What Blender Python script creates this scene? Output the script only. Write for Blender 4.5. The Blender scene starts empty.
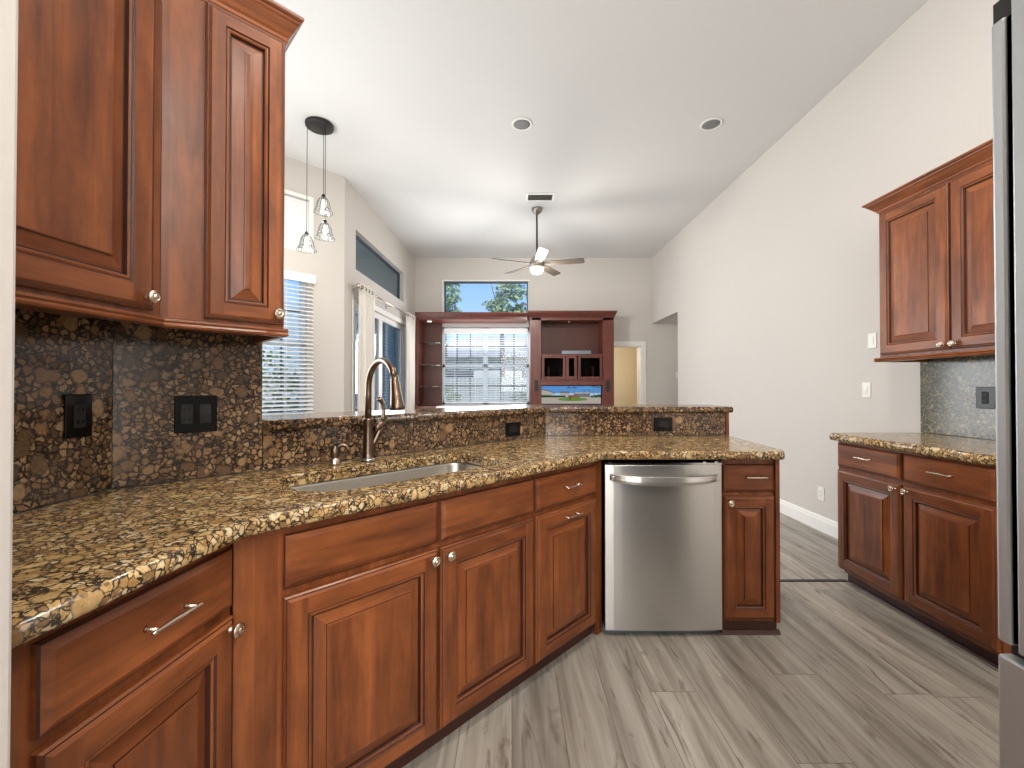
import bpy, bmesh, math, random
from math import sin, cos, pi, radians, sqrt
from mathutils import Vector, Matrix

# ------------------------------------------------------------------ camera, world, light
S = bpy.context.scene
COL = S.collection
F_PX = 425.0
CAM_H = 1.25
cam_d = bpy.data.cameras.new('camera')
cam_d.sensor_width = 36.0
cam_d.lens = 36.0 * F_PX / 1024.0
cam_d.clip_start = 0.05
cam_d.clip_end = 200
cam = bpy.data.objects.new('camera', cam_d)
COL.objects.link(cam)
cam.location = (0, 0, CAM_H)
cam.rotation_euler = (radians(90.54), 0, 0)
S.camera = cam
S.view_settings.view_transform = 'Standard'
S.view_settings.look = 'None'
S.view_settings.exposure = 0.06
S.view_settings.gamma = 1.0
S.view_settings.use_curve_mapping = False
try:
    S.cycles.max_bounces = 8
    S.cycles.diffuse_bounces = 5
    S.cycles.transparent_max_bounces = 24
    S.cycles.sample_clamp_indirect = 4.0
    S.cycles.caustics_reflective = False
    S.cycles.caustics_refractive = False
except Exception:
    pass

world = bpy.data.worlds.new('world')
S.world = world
world.use_nodes = True
wn = world.node_tree
wn.nodes.clear()
wo = wn.nodes.new('ShaderNodeOutputWorld')
wb = wn.nodes.new('ShaderNodeBackground')
wt = wn.nodes.new('ShaderNodeTexCoord')
ws = wn.nodes.new('ShaderNodeSeparateXYZ')
wr = wn.nodes.new('ShaderNodeValToRGB')
wn.links.new(wt.outputs['Generated'], ws.inputs[0])
wn.links.new(ws.outputs['Z'], wr.inputs[0])
wn.links.new(wr.outputs[0], wb.inputs[0])
wn.links.new(wb.outputs[0], wo.inputs[0])
wr.color_ramp.elements[0].position = 0.0
wr.color_ramp.elements[0].color = (0.60, 0.76, 0.95, 1)
wr.color_ramp.elements[1].position = 0.32
wr.color_ramp.elements[1].color = (0.16, 0.38, 0.85, 1)
wb.inputs[1].default_value = 1.35

def lamp(name, kind, loc, energy, color=(1, 1, 1), rot=(0, 0, 0), **kw):
    d = bpy.data.lights.new(name, kind)
    d.energy = energy
    d.color = color
    for k, v in kw.items():
        setattr(d, k, v)
    o = bpy.data.objects.new(name, d)
    o.location = loc
    o.rotation_euler = rot
    COL.objects.link(o)
    return o

lamp('sun', 'SUN', (5, -5, 10), 4.2, (1.0, 0.95, 0.88), (radians(38), radians(18), 0), angle=radians(1.0))
# added area fill before the windowless rear wall, brightens the whole kitchen
lamp('rear_wall_fill', 'AREA', (0.3, -2.3, 1.95), 72, (1.0, 0.985, 0.96), (radians(97), 0, 0),
     shape='RECTANGLE', size=1.6, size_y=2.0)
# slim added light strip, meant as a streak in the dishwasher's reflection
lamp('rear_strip_fill', 'AREA', (2.18, -2.3, 1.25), 16, (1.0, 0.985, 0.96), (radians(90), 0, 0),
     shape='RECTANGLE', size=0.30, size_y=2.1)
# unseen fill added at the windowless nook side wall, boosts the nook daylight
lamp('nook_side_fill', 'AREA', (-3.3, 2.5, 1.9), 105, (0.97, 0.99, 1.0), (radians(90), 0, radians(-90)),
     shape='RECTANGLE', size=1.8, size_y=1.8)
# daylight of the patio doors and family room windows
lamp('patio_door_daylight', 'AREA', (-1.78, 6.2, 1.45), 55, (0.97, 0.99, 1.0), (radians(94), 0, radians(-90)),
     shape='RECTANGLE', size=1.6, size_y=1.9)
# invented soft point light behind the camera, lifts ceiling and kitchen
lamp('kitchen_point_fill', 'POINT', (1.0, -0.9, 2.75), 62, (1.0, 0.96, 0.90), shadow_soft_size=0.22)
# daylight coming in at the family room window
lamp('family_window_daylight', 'AREA', (-0.5, 8.15, 1.75), 42, (0.97, 0.99, 1.0), (radians(110), 0, radians(180)),
     shape='RECTANGLE', size=1.5, size_y=1.3)
# added fill discs at the ceiling, unseen, one set for a dishwasher highlight
for lx, ly in ((0.3, 0.9), (0.96, 1.45), (0.3, -1.0), (1.6, -1.0)):
    lamp('kitchen_ceiling_fill', 'AREA', (lx, ly, 3.74), 20, (1.0, 0.93, 0.84), (0, 0, 0), shape='DISK', size=0.22)

# ------------------------------------------------------------------ materials
def lin(c):
    out = []
    for v in c[:3]:
        v /= 255.0
        out.append(v / 12.92 if v <= 0.04045 else ((v + 0.055) / 1.055) ** 2.4)
    return (out[0], out[1], out[2], 1.0)

class NT:
    def __init__(self, name):
        self.m = bpy.data.materials.new(name)
        self.m.use_nodes = True
        self.t = self.m.node_tree
        self.t.nodes.clear()
        self.out = self.t.nodes.new('ShaderNodeOutputMaterial')
    def n(self, kind, **kw):
        o = self.t.nodes.new('ShaderNode' + kind)
        for k, v in kw.items():
            setattr(o, k, v)
        return o
    def l(self, a, b):
        self.t.links.new(a, b)
    def setin(self, sock, v):
        if hasattr(v, 'is_linked') or hasattr(v, 'links'):
            self.l(v, sock)
        else:
            sock.default_value = v
    def math(self, op, a, b=None, c=None):
        o = self.n('Math', operation=op)
        self.setin(o.inputs[0], a)
        if b is not None: self.setin(o.inputs[1], b)
        if c is not None: self.setin(o.inputs[2], c)
        return o.outputs[0]
    def ramp(self, fac, stops, interp='LINEAR'):
        o = self.n('ValToRGB')
        cr = o.color_ramp
        cr.interpolation = interp
        while len(cr.elements) < len(stops):
            cr.elements.new(0.5)
        for e, (p, c) in zip(cr.elements, stops):
            e.position = p
            e.color = c if len(c) == 4 else (*c, 1)
        self.l(fac, o.inputs[0])
        return o.outputs[0]
    def mix(self, fac, a, b, blend='MIX'):
        o = self.n('Mix', data_type='RGBA', blend_type=blend)
        self.setin(o.inputs[0], fac)
        self.setin(o.inputs[6], a)
        self.setin(o.inputs[7], b)
        return o.outputs[2]
    def mapping(self, vec, scale=(1, 1, 1), loc=(0, 0, 0), rot=(0, 0, 0)):
        o = self.n('Mapping')
        self.l(vec, o.inputs[0])
        o.inputs['Scale'].default_value = scale
        self.setin(o.inputs['Location'], loc)
        o.inputs['Rotation'].default_value = rot
        return o.outputs[0]
    def noise(self, vec, scale, detail=3, rough=0.5, dist=0.0):
        o = self.n('TexNoise')
        self.l(vec, o.inputs['Vector'])
        o.inputs['Scale'].default_value = scale
        o.inputs['Detail'].default_value = detail
        o.inputs['Roughness'].default_value = rough
        o.inputs['Distortion'].default_value = dist
        return o.outputs['Fac']
    def bump(self, h, strength, dist=0.01):
        o = self.n('Bump')
        o.inputs['Strength'].default_value = strength
        o.inputs['Distance'].default_value = dist
        self.l(h, o.inputs['Height'])
        return o.outputs[0]
    def bsdf(self, color, rough=0.5, metal=0.0, normal=None, spec=0.5, coat=0.0, **kw):
        b = self.n('BsdfPrincipled')
        self.setin(b.inputs['Base Color'], color)
        self.setin(b.inputs['Roughness'], rough)
        b.inputs['Metallic'].default_value = metal
        b.inputs['Specular IOR Level'].default_value = spec
        b.inputs['Coat Weight'].default_value = coat
        if normal is not None:
            self.l(normal, b.inputs['Normal'])
        for k, v in kw.items():
            b.inputs[k].default_value = v
        self.l(b.outputs[0], self.out.inputs[0])
        return b

def plain(name, rgb, rough=0.5, metal=0.0, bump=0.0, bscale=60, spec=0.5, vary=0.06):
    n = NT(name)
    tc = n.n('TexCoord').outputs['Object']
    f = n.noise(tc, bscale, 3)
    c = lin(rgb)
    d = tuple(v * (1 - vary) for v in c[:3]) + (1,)
    col = n.mix(f, d, c)
    nm = n.bump(f, bump, 0.004) if bump else None
    n.bsdf(col, rough, metal, nm, spec)
    return n.m

def wood(name, light, dark, axis='z', rough=0.32, stave=0.075):
    """stained cherry / maple, grain running along the given local axis"""
    n = NT(name)
    tc = n.n('TexCoord').outputs['Object']
    oi = n.n('ObjectInfo').outputs['Random']
    sh = n.math('MULTIPLY', oi, 37.0)
    cx = n.n('CombineXYZ')
    n.l(sh, cx.inputs[0]); n.l(sh, cx.inputs[1]); n.l(sh, cx.inputs[2])
    vec = n.n('VectorMath', operation='ADD')
    n.l(tc, vec.inputs[0]); n.l(cx.outputs[0], vec.inputs[1])
    v = vec.outputs[0]
    sc = {'z': (12, 12, 1.8), 'x': (1.8, 12, 12), 'y': (12, 1.8, 12)}[axis]
    g = n.noise(n.mapping(v, sc), 1.6, 5, 0.62, 0.35)
    sc2 = {'z': (95, 95, 3.0), 'x': (3.0, 95, 95), 'y': (95, 3, 95)}[axis]
    fine = n.noise(n.mapping(v, sc2), 1.0, 3, 0.6)
    blot = n.noise(v, 9, 3, 0.55)
    # staves glued side by side
    sep = n.n('SeparateXYZ'); n.l(v, sep.inputs[0])
    src = {'z': 'X', 'x': 'Z', 'y': 'X'}[axis]
    cell = n.math('FLOOR', n.math('DIVIDE', sep.outputs[src], stave))
    wnz = n.n('TexWhiteNoise', noise_dimensions='1D'); n.l(cell, wnz.inputs['W'])
    base = n.ramp(g, [(0.28, lin(dark)), (0.72, lin(light))])
    st = n.ramp(wnz.outputs['Value'], [(0.0, (0.72, 0.68, 0.66)), (0.6, (0.95, 0.94, 0.93)), (1.0, (1.14, 1.16, 1.18))])
    c1 = n.mix(0.85, base, st, 'MULTIPLY')
    fr = n.ramp(fine, [(0.3, (0.86, 0.84, 0.82)), (0.7, (1.03, 1.03, 1.03))])
    c2 = n.mix(0.8, c1, fr, 'MULTIPLY')
    br = n.ramp(blot, [(0.3, (0.80, 0.78, 0.76)), (0.7, (1.1, 1.1, 1.1))])
    c3 = n.mix(0.7, c2, br, 'MULTIPLY')
    n.bsdf(c3, rough, 0.0, n.bump(fine, 0.05, 0.001), 0.4, 0.12, **{'Coat Roughness': 0.2})
    return n.m

def granite(name, tones, dark, scale=42, rough=0.12, big=0.5, gap=0.10, warp_k=1.0):
    """rounded mineral grains of two sizes set in a dark fine matrix"""
    n = NT(name)
    tc = n.n('TexCoord').outputs['Object']
    def warp(sc, amt):
        nz = n.n('TexNoise'); n.l(tc, nz.inputs['Vector']); nz.inputs['Scale'].default_value = sc; nz.inputs['Detail'].default_value = 3
        off = n.n('VectorMath', operation='SCALE'); n.l(nz.outputs['Color'], off.inputs[0]); off.inputs['Scale'].default_value = amt
        add = n.n('VectorMath', operation='ADD'); n.l(tc, add.inputs[0]); n.l(off.outputs[0], add.inputs[1])
        return add.outputs[0]
    k = len(tones)
    def layer(vec, sc, shift):
        v = n.n('TexVoronoi', feature='F1'); n.l(vec, v.inputs['Vector']); v.inputs['Scale'].default_value = sc
        e = n.n('TexVoronoi', feature='DISTANCE_TO_EDGE'); n.l(vec, e.inputs['Vector']); e.inputs['Scale'].default_value = sc
        sp = n.n('SeparateColor'); n.l(v.outputs['Color'], sp.inputs[0])
        col = n.ramp(sp.outputs[shift], [(q / k, lin(t)) for q, t in enumerate(tones)], 'CONSTANT')
        return v.outputs['Distance'], e.outputs['Distance'], sp, col
    w1 = warp(38, 0.016 * warp_k)
    w2 = warp(26, 0.026 * warp_k)
    # small grains
    d1, e1, s1, c1 = layer(w1, scale * 2.1, 0)
    m1 = n.ramp(n.math('ADD', e1, n.math('MULTIPLY', n.noise(tc, 55, 3, 0.6), 0.35)), [(0.19 + gap * .55, (0, 0, 0)), (0.29 + gap * .55, (1, 1, 1))])
    c = n.mix(m1, lin(dark), c1)
    # large rounded grains over them
    d2, e2, s2, c2 = layer(w2, scale * .82, 1)
    nz2 = n.noise(tc, 60, 3, 0.6)
    rad = n.math('SUBTRACT', n.math('MULTIPLY_ADD', s2.outputs[2], 0.38, 0.30), n.math('MULTIPLY', nz2, 0.22))
    m2 = n.math('MULTIPLY', n.math('SUBTRACT', rad, d2), 9.0)
    m2c = n.n('Clamp'); n.l(m2, m2c.inputs[0])
    on = n.math('LESS_THAN', s2.outputs[0], big)
    fac = n.math('MULTIPLY', m2c.outputs[0], on)
    # thin dark rim around the large grains
    m3 = n.math('MULTIPLY', n.math('SUBTRACT', n.math('ADD', rad, 0.07), d2), 14.0)
    m3c = n.n('Clamp'); n.l(m3, m3c.inputs[0])
    c = n.mix(n.math('MULTIPLY', n.math('MULTIPLY', m3c.outputs[0], on), 0.8), c, lin(dark))
    c = n.mix(fac, c, c2)
    mott = n.ramp(n.noise(tc, 85, 4, 0.65), [(0.30, (0.52, 0.5, 0.48)), (0.46, (0.92, 0.91, 0.90)), (0.62, (1.1, 1.1, 1.08))])
    c = n.mix(0.9, c, mott, 'MULTIPLY')
    fm = n.ramp(n.noise(tc, 210, 2, 0.5), [(0.66, (0, 0, 0)), (0.72, (.7, .7, .7))])
    c = n.mix(fm, c, lin((214, 198, 168)))
    n.bsdf(c, rough, 0.0, None, 0.5)
    return n.m

M = {}
LT, DK = (158, 92, 50), (96, 50, 27)
M['wood_v'] = wood('cherry_vertical_grain', LT, DK, 'z')
M['wood_h'] = wood('cherry_horizontal_grain', LT, DK, 'x', stave=0.11)
M['media_v'] = wood('dark_cherry_vertical', (112, 52, 38), (78, 36, 28), 'z', 0.4)
M['media_h'] = wood('dark_cherry_horizontal', (108, 50, 38), (76, 36, 28), 'x', 0.4)
M['media_dark'] = plain('dark_cherry_back', (84, 42, 30), 0.5, bscale=12, vary=0.2)
M['glaze'] = plain('dark_glaze_in_grooves', (62, 28, 18), 0.4, bscale=30, vary=0.3)
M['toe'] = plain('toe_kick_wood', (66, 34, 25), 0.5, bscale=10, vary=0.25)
M['counter'] = granite('counter_granite', [(184, 150, 98), (204, 174, 122), (162, 126, 76), (192, 160, 106), (140, 108, 70), (206, 186, 148), (176, 144, 98)], (54, 44, 36), 30, 0.15, big=0.7, gap=0.05, warp_k=1.8)
M['splash'] = granite('backsplash_granite', [(146, 114, 82), (132, 102, 72), (158, 128, 94), (108, 84, 62), (140, 110, 80), (96, 76, 60), (164, 136, 104)], (44, 35, 30), 25, 0.15, big=0.85, gap=0.10, warp_k=1.6)
M['splash_r'] = granite('right_backsplash_granite', [(138, 128, 100), (156, 146, 116), (118, 112, 94), (110, 108, 96), (148, 136, 104), (96, 92, 82)], (56, 58, 58), 44, 0.12, big=0.6, gap=0.10, warp_k=1.6)

def wall_paint(name, rgb, bump=0.25, sc=90):
    n = NT(name)
    tc = n.n('TexCoord').outputs['Object']
    f = n.noise(tc, sc, 4, 0.6)
    g = n.noise(tc, 1.2, 2)
    c = lin(rgb)
    col = n.mix(g, tuple(x * 0.96 for x in c[:3]) + (1,), c)
    n.bsdf(col, 0.75, 0, n.bump(f, bump, 0.003), 0.25)
    return n.m
M['wall'] = wall_paint('wall_paint', (205, 200, 195))
M['ceiling'] = wall_paint('ceiling_paint', (214, 214, 214), 0.5, 60)
M['beige_wall'] = wall_paint('hall_beige_paint', (230, 218, 194))
M['white'] = plain('white_trim', (236, 235, 232), 0.4, vary=0.02)
M['blind'] = plain('white_blind_slat', (232, 234, 236), 0.45, vary=0.02)
M['curtain'] = plain('white_curtain_cloth', (234, 230, 224), 0.85, bump=0.3, bscale=200, vary=0.05)
M['plate_white'] = plain('white_plastic', (232, 230, 224), 0.35, vary=0.01)
M['black'] = plain('black_plastic', (10, 9, 9), 0.12, vary=0.02, spec=0.25)
M['black_matte'] = plain('black_matte', (14, 13, 13), 0.6)
M['bronze'] = plain('dark_bronze_metal', (52, 50, 50), 0.4, 0.7)
M['muntin'] = plain('grey_blue_muntin', (70, 84, 96), 0.5)
M['sash'] = plain('window_vinyl', (206, 220, 232), 0.45)
M['grey_disc'] = plain('grey_speaker_grille', (120, 122, 124), 0.6, bump=0.5, bscale=400)
M['nickel'] = plain('champagne_nickel', (214, 196, 178), 0.26, 1.0)
M['faucet'] = plain('spot_resist_nickel', (122, 104, 90), 0.3, 1.0)
M['chrome'] = plain('polished_metal', (200, 200, 200), 0.12, 1.0)
M['fan_metal'] = plain('fan_brushed_nickel', (150, 144, 136), 0.35, 0.9)
M['fan_blade'] = wood('fan_blade_wood', (112, 104, 97), (84, 77, 72), 'x', 0.35)
M['vent_grey'] = plain('vent_shadow_grey', (120, 118, 114), 0.5)
M['dwgrey'] = plain('grey_blue_kick_metal', (120, 130, 140), 0.4, 0.6)
M['book'] = plain('book_cover', (200, 180, 160), 0.6)
M['bookdark'] = plain('dark_book_cover', (90, 60, 50), 0.6)
M['tile'] = plain('white_ledge', (226, 226, 226), 0.2, vary=0.03)

def steel(name, rgb, axis=(1, 0, 0), rough=0.3, aniso=0.85, scale=(3, 3, 500)):
    n = NT(name)
    tc = n.n('TexCoord').outputs['Object']
    f = n.noise(n.mapping(tc, scale), 1.0, 2)
    c = lin(rgb)
    col = n.mix(f, tuple(x * 0.93 for x in c[:3]) + (1,), c)
    b = n.bsdf(col, rough, 1.0)
    b.inputs['Anisotropic'].default_value = aniso
    cv = n.n('CombineXYZ')
    for q in range(3): cv.inputs[q].default_value = axis[q]
    n.l(cv.outputs[0], b.inputs['Tangent'])
    b.inputs['Anisotropic Rotation'].default_value = 0.25
    return n.m
M['steel'] = steel('brushed_steel', (216, 215, 213), (1, 0, 0), 0.30)
M['steel_sink'] = steel('sink_steel', (200, 196, 188), (.7, .7, 0), 0.34, 0.5)
M['steel_fridge'] = steel('fridge_steel', (186, 188, 188), (0, 1, 0), 0.4)

def glass(name, tint=(1, 1, 1), refl=0.07, rough=0.02, fres=0.6):
    n = NT(name)
    t = n.n('BsdfTransparent'); t.inputs[0].default_value = (*tint, 1)
    g = n.n('BsdfGlossy'); g.inputs['Roughness'].default_value = rough
    lw = n.n('LayerWeight'); lw.inputs['Blend'].default_value = 0.25
    f = n.math('MULTIPLY_ADD', lw.outputs['Fresnel'], fres, refl)
    mx = n.n('MixShader')
    n.l(f, mx.inputs[0]); n.l(t.outputs[0], mx.inputs[1]); n.l(g.outputs[0], mx.inputs[2])
    n.l(mx.outputs[0], n.out.inputs[0])
    return n.m
M['glass'] = glass('window_glass', (0.93, 0.97, 1.0), 0.03)
M['glass_tint'] = glass('tinted_transom_glass', (0.82, 0.92, 0.97), 0.08)
M['glass_clear'] = glass('clear_glass', (0.92, 0.96, 0.95), 0.07)
M['glass_dark'] = glass('smoked_cabinet_glass', (0.45, 0.42, 0.42), 0.0, fres=0.1)

def emit(name, rgb, strength):
    n = NT(name)
    e = n.n('Emission'); e.inputs[0].default_value = lin(rgb); e.inputs[1].default_value = strength
    n.l(e.outputs[0], n.out.inputs[0])
    return n.m
M['bulb'] = emit('glowing_bulb', (255, 244, 226), 9.0)
M['bowl'] = emit('lit_fan_bowl', (255, 246, 228), 2.0)

def floor_mat():
    n = NT('grey_wood_planks')
    tc = n.n('TexCoord').outputs['Object']
    sp = n.n('SeparateXYZ'); n.l(tc, sp.inputs[0])
    W, L = 0.19, 1.22
    xs = n.math('DIVIDE', sp.outputs['X'], W)
    ix = n.math('FLOOR', xs)
    w1 = n.n('TexWhiteNoise', noise_dimensions='1D'); n.l(ix, w1.inputs['W'])
    ys = n.math('ADD', n.math('DIVIDE', sp.outputs['Y'], L), n.math('MULTIPLY', w1.outputs['Value'], 7.0))
    iy = n.math('FLOOR', ys)
    cc = n.n('CombineXYZ'); n.l(ix, cc.inputs[0]); n.l(iy, cc.inputs[1])
    w2 = n.n('TexWhiteNoise', noise_dimensions='2D'); n.l(cc.outputs[0], w2.inputs['Vector'])
    off = n.n('VectorMath', operation='SCALE'); n.l(w2.outputs['Color'], off.inputs[0]); off.inputs['Scale'].default_value = 40
    vv = n.n('VectorMath', operation='ADD'); n.l(tc, vv.inputs[0]); n.l(off.outputs[0], vv.inputs[1])
    v = vv.outputs[0]
    g1 = n.noise(n.mapping(v, (13, 1.1, 1)), 1.0, 5, 0.6, 0.8)
    g2 = n.noise(n.mapping(v, (60, 2.0, 1)), 1.0, 4, 0.6, 0.3)
    kn = n.noise(n.mapping(v, (17, 2.6, 1)), 1.0, 4, 0.65, 1.6)
    base = n.ramp(g1, [(0.30, lin((122, 115, 106))), (0.5, lin((162, 156, 147))), (0.72, lin((186, 181, 173)))])
    tone = n.ramp(w2.outputs['Value'], [(0, (0.86, 0.86, 0.86)), (1, (1.06, 1.05, 1.04))])
    c = n.mix(1.0, base, tone, 'MULTIPLY')
    c = n.mix(0.7, c, n.ramp(g2, [(0.3, (0.80, 0.78, 0.76)), (0.65, (1.06, 1.06, 1.06))]), 'MULTIPLY')
    c = n.mix(n.ramp(kn, [(0.57, (0, 0, 0)), (0.70, (0.8, 0.8, 0.8))]), c, lin((92, 82, 72)))
    fx = n.math('FRACT', xs)
    fy = n.math('FRACT', ys)
    ex = n.math('MINIMUM', fx, n.math('SUBTRACT', 1.0, fx))
    ey = n.math('MULTIPLY', n.math('MINIMUM', fy, n.math('SUBTRACT', 1.0, fy)), L / W)
    e = n.math('MINIMUM', ex, ey)
    seam = n.ramp(e, [(0.0, (0.0, 0.0, 0.0)), (0.012, (1, 1, 1))])
    c = n.mix(seam, lin((88, 78, 68)), c)
    n.bsdf(c, n.math('MULTIPLY_ADD', g2, 0.15, 0.33), 0, n.bump(g2, 0.06, 0.002), 0.4)
    return n.m
M['floor'] = floor_mat()
M['grass'] = plain('lawn_grass', (86, 118, 62), 0.9, bump=0.6, bscale=8, vary=0.5)
M['leaf'] = plain('leaf_green', (126, 160, 92), 0.6, bscale=3, vary=0.5)
M['leaf_pale'] = plain('pale_leaf', (176, 196, 150), 0.6, bscale=3, vary=0.4)
M['bark'] = plain('tree_bark', (120, 104, 88), 0.9, bump=0.6, bscale=14, vary=0.4)
M['stucco'] = plain('pale_stucco', (232, 230, 224), 0.8, bump=0.3, bscale=30, vary=0.08)
M['roof'] = plain('grey_roof_tile', (190, 184, 178), 0.8, bump=0.6, bscale=12, vary=0.3)
M['fence'] = plain('weathered_fence', (206, 208, 204), 0.8, bscale=9, vary=0.3)
M['patio'] = plain('patio_paver', (180, 172, 160), 0.8, bscale=6, vary=0.2)
M['lanai'] = plain('lanai_grey_blue', (176, 192, 200), 0.8, bscale=6, vary=0.1)

# ------------------------------------------------------------------ helpers
def tag(o, label=None, cat=None, group=None, kind=None):
    if label: o['label'] = label
    if cat: o['category'] = cat
    if group: o['group'] = group
    if kind: o['kind'] = kind
    return o

def empty(name, loc, rz=0.0, label=None, cat=None, group=None):
    o = bpy.data.objects.new(name, None)
    o.empty_display_size = 0.1
    o.location = loc
    o.rotation_euler = (0, 0, rz)
    COL.objects.link(o)
    return tag(o, label, cat, group)

class MB:
    """mesh builder: verts, faces with a material slot each"""
    def __init__(self):
        self.v = []; self.f = []; self.mi = []; self.sm = []
    def add(self, vs, fs, mi=0, smooth=False):
        b = len(self.v)
        self.v += [tuple(p) for p in vs]
        for f in fs:
            self.f.append([b + i for i in f]); self.mi.append(mi); self.sm.append(smooth)
        return self
    def box(self, x0, x1, y0, y1, z0, z1, mi=0):
        vs = [(x0, y0, z0), (x1, y0, z0), (x1, y1, z0), (x0, y1, z0), (x0, y0, z1), (x1, y0, z1), (x1, y1, z1), (x0, y1, z1)]
        return self.add(vs, [(0, 3, 2, 1), (4, 5, 6, 7), (0, 1, 5, 4), (1, 2, 6, 5), (2, 3, 7, 6), (3, 0, 4, 7)], mi)
    def prism(self, poly, z0, z1, mi=0):
        n = len(poly)
        vs = [(x, y, z0) for x, y in poly] + [(x, y, z1) for x, y in poly]
        fs = [tuple(reversed(range(n))), tuple(range(n, 2 * n))] + [(i, (i + 1) % n, n + (i + 1) % n, n + i) for i in range(n)]
        return self.add(vs, fs, mi)
    def lathe(self, prof, seg=24, mi=0, mat=None, smooth=True, caps=True):
        """prof [(r,h)] about local z; mat a Matrix"""
        vs = []; fs = []
        for r, h in prof:
            for i in range(seg):
                a = 2 * pi * i / seg
                vs.append(Vector((r * cos(a), r * sin(a), h)))
        for k in range(len(prof) - 1):
            for i in range(seg):
                j = (i + 1) % seg
                fs.append((k * seg + i, k * seg + j, (k + 1) * seg + j, (k + 1) * seg + i))
        if caps and prof[0][0] > 1e-6: fs.append(tuple(reversed(range(seg))))
        if caps and prof[-1][0] > 1e-6: fs.append(tuple(range((len(prof) - 1) * seg, len(prof) * seg)))
        if mat is not None: vs = [mat @ p for p in vs]
        return self.add(vs, fs, mi, smooth)
    def tube(self, pts, radii, seg=12, mi=0, cap=True):
        pts = [Vector(p) for p in pts]
        if not hasattr(radii, '__len__'): radii = [radii] * len(pts)
        vs = []; fs = []
        up = None
        for i, p in enumerate(pts):
            t = (pts[min(i + 1, len(pts) - 1)] - pts[max(i - 1, 0)]).normalized()
            if up is None:
                up = Vector((0, 0, 1)) if abs(t.z) < 0.9 else Vector((1, 0, 0))
            a = t.cross(up).normalized(); b = a.cross(t).normalized(); up = b
            for k in range(seg):
                an = 2 * pi * k / seg
                vs.append(p + (a * cos(an) + b * sin(an)) * radii[i])
        for i in range(len(pts) - 1):
            for k in range(seg):
                j = (k + 1) % seg
                fs.append((i * seg + k, i * seg + j, (i + 1) * seg + j, (i + 1) * seg + k))
        if cap:
            fs.append(tuple(reversed(range(seg)))); fs.append(tuple(range((len(pts) - 1) * seg, len(pts) * seg)))
        return self.add(vs, fs, mi, True)
    def extrude_profile(self, prof, x0, x1, mi=0):
        """prof polygon in (y,z), swept along x"""
        n = len(prof)
        vs = [(x0, y, z) for y, z in prof] + [(x1, y, z) for y, z in prof]
        fs = [tuple(range(n)), tuple(reversed(range(n, 2 * n)))] + [(i, n + i, n + (i + 1) % n, (i + 1) % n) for i in range(n)]
        return self.add(vs, fs, mi)
    def build(self, name, mats, parent=None, loc=(0, 0, 0), rz=0.0, bevel=0.0, fix=True):
        me = bpy.data.meshes.new(name)
        me.from_pydata(self.v, [], self.f)
        if not isinstance(mats, (list, tuple)): mats = [mats]
        for m in mats: me.materials.append(m)
        for p, i, s in zip(me.polygons, self.mi, self.sm):
            p.material_index = i; p.use_smooth = s
        if fix:
            bm = bmesh.new(); bm.from_mesh(me)
            bmesh.ops.recalc_face_normals(bm, faces=bm.faces)
            bm.to_mesh(me); bm.free()
        me.update()
        o = bpy.data.objects.new(name, me)
        o.location = loc; o.rotation_euler = (0, 0, rz)
        COL.objects.link(o)
        if parent is not None: o.parent = parent
        if bevel:
            b = o.modifiers.new('bevel', 'BEVEL'); b.width = bevel; b.segments = 2; b.limit_method = 'ANGLE'; b.angle_limit = radians(50)
        return o

C = sqrt(0.5)
def D(u, v, z=None):
    """diagonal run frame: u along (1,1), v towards the cook (1,-1)"""
    x, y = C * (u + v), C * (u - v)
    return (x, y) if z is None else (x, y, z)

def fillet(poly, seg=6):
    """poly [(x,y,r)] -> rounded outline"""
    out = []
    n = len(poly)
    for i in range(n):
        x, y, r = poly[i]
        if r <= 0:
            out.append((x, y)); continue
        p = Vector((x, y)); a = Vector(poly[i - 1][:2]); b = Vector(poly[(i + 1) % n][:2])
        da = (a - p).normalized(); db = (b - p).normalized()
        ang = da.angle(db)
        d = min(r / math.tan(ang / 2), (a - p).length * .49, (b - p).length * .49)
        r2 = d * math.tan(ang / 2)
        c = p + (da + db).normalized() * (r2 / sin(ang / 2))
        s = p + da * d; e = p + db * d
        a0 = math.atan2(s.y - c.y, s.x - c.x); a1 = math.atan2(e.y - c.y, e.x - c.x)
        while a1 - a0 > pi: a1 -= 2 * pi
        while a1 - a0 < -pi: a1 += 2 * pi
        for k in range(seg + 1):
            t = a0 + (a1 - a0) * k / seg
            out.append((c.x + r2 * cos(t), c.y + r2 * sin(t)))
    return out

def inset(poly, d):
    """positive d shrinks a counter-clockwise outline"""
    n = len(poly); out = []
    area = sum(poly[i][0] * poly[(i + 1) % n][1] - poly[(i + 1) % n][0] * poly[i][1] for i in range(n))
    s = 1 if area > 0 else -1
    for i in range(n):
        p = Vector(poly[i]); a = Vector(poly[i - 1]); b = Vector(poly[(i + 1) % n])
        e1 = (p - a).normalized(); e2 = (b - p).normalized()
        n1 = Vector((-e1.y, e1.x)) * s; n2 = Vector((-e2.y, e2.x)) * s
        m = (n1 + n2)
        if m.length < 1e-6: m = n1
        m.normalize()
        k = d / max(0.4, m.dot(n1))
        q = p + m * k
        out.append((q.x, q.y))
    return out

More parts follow.
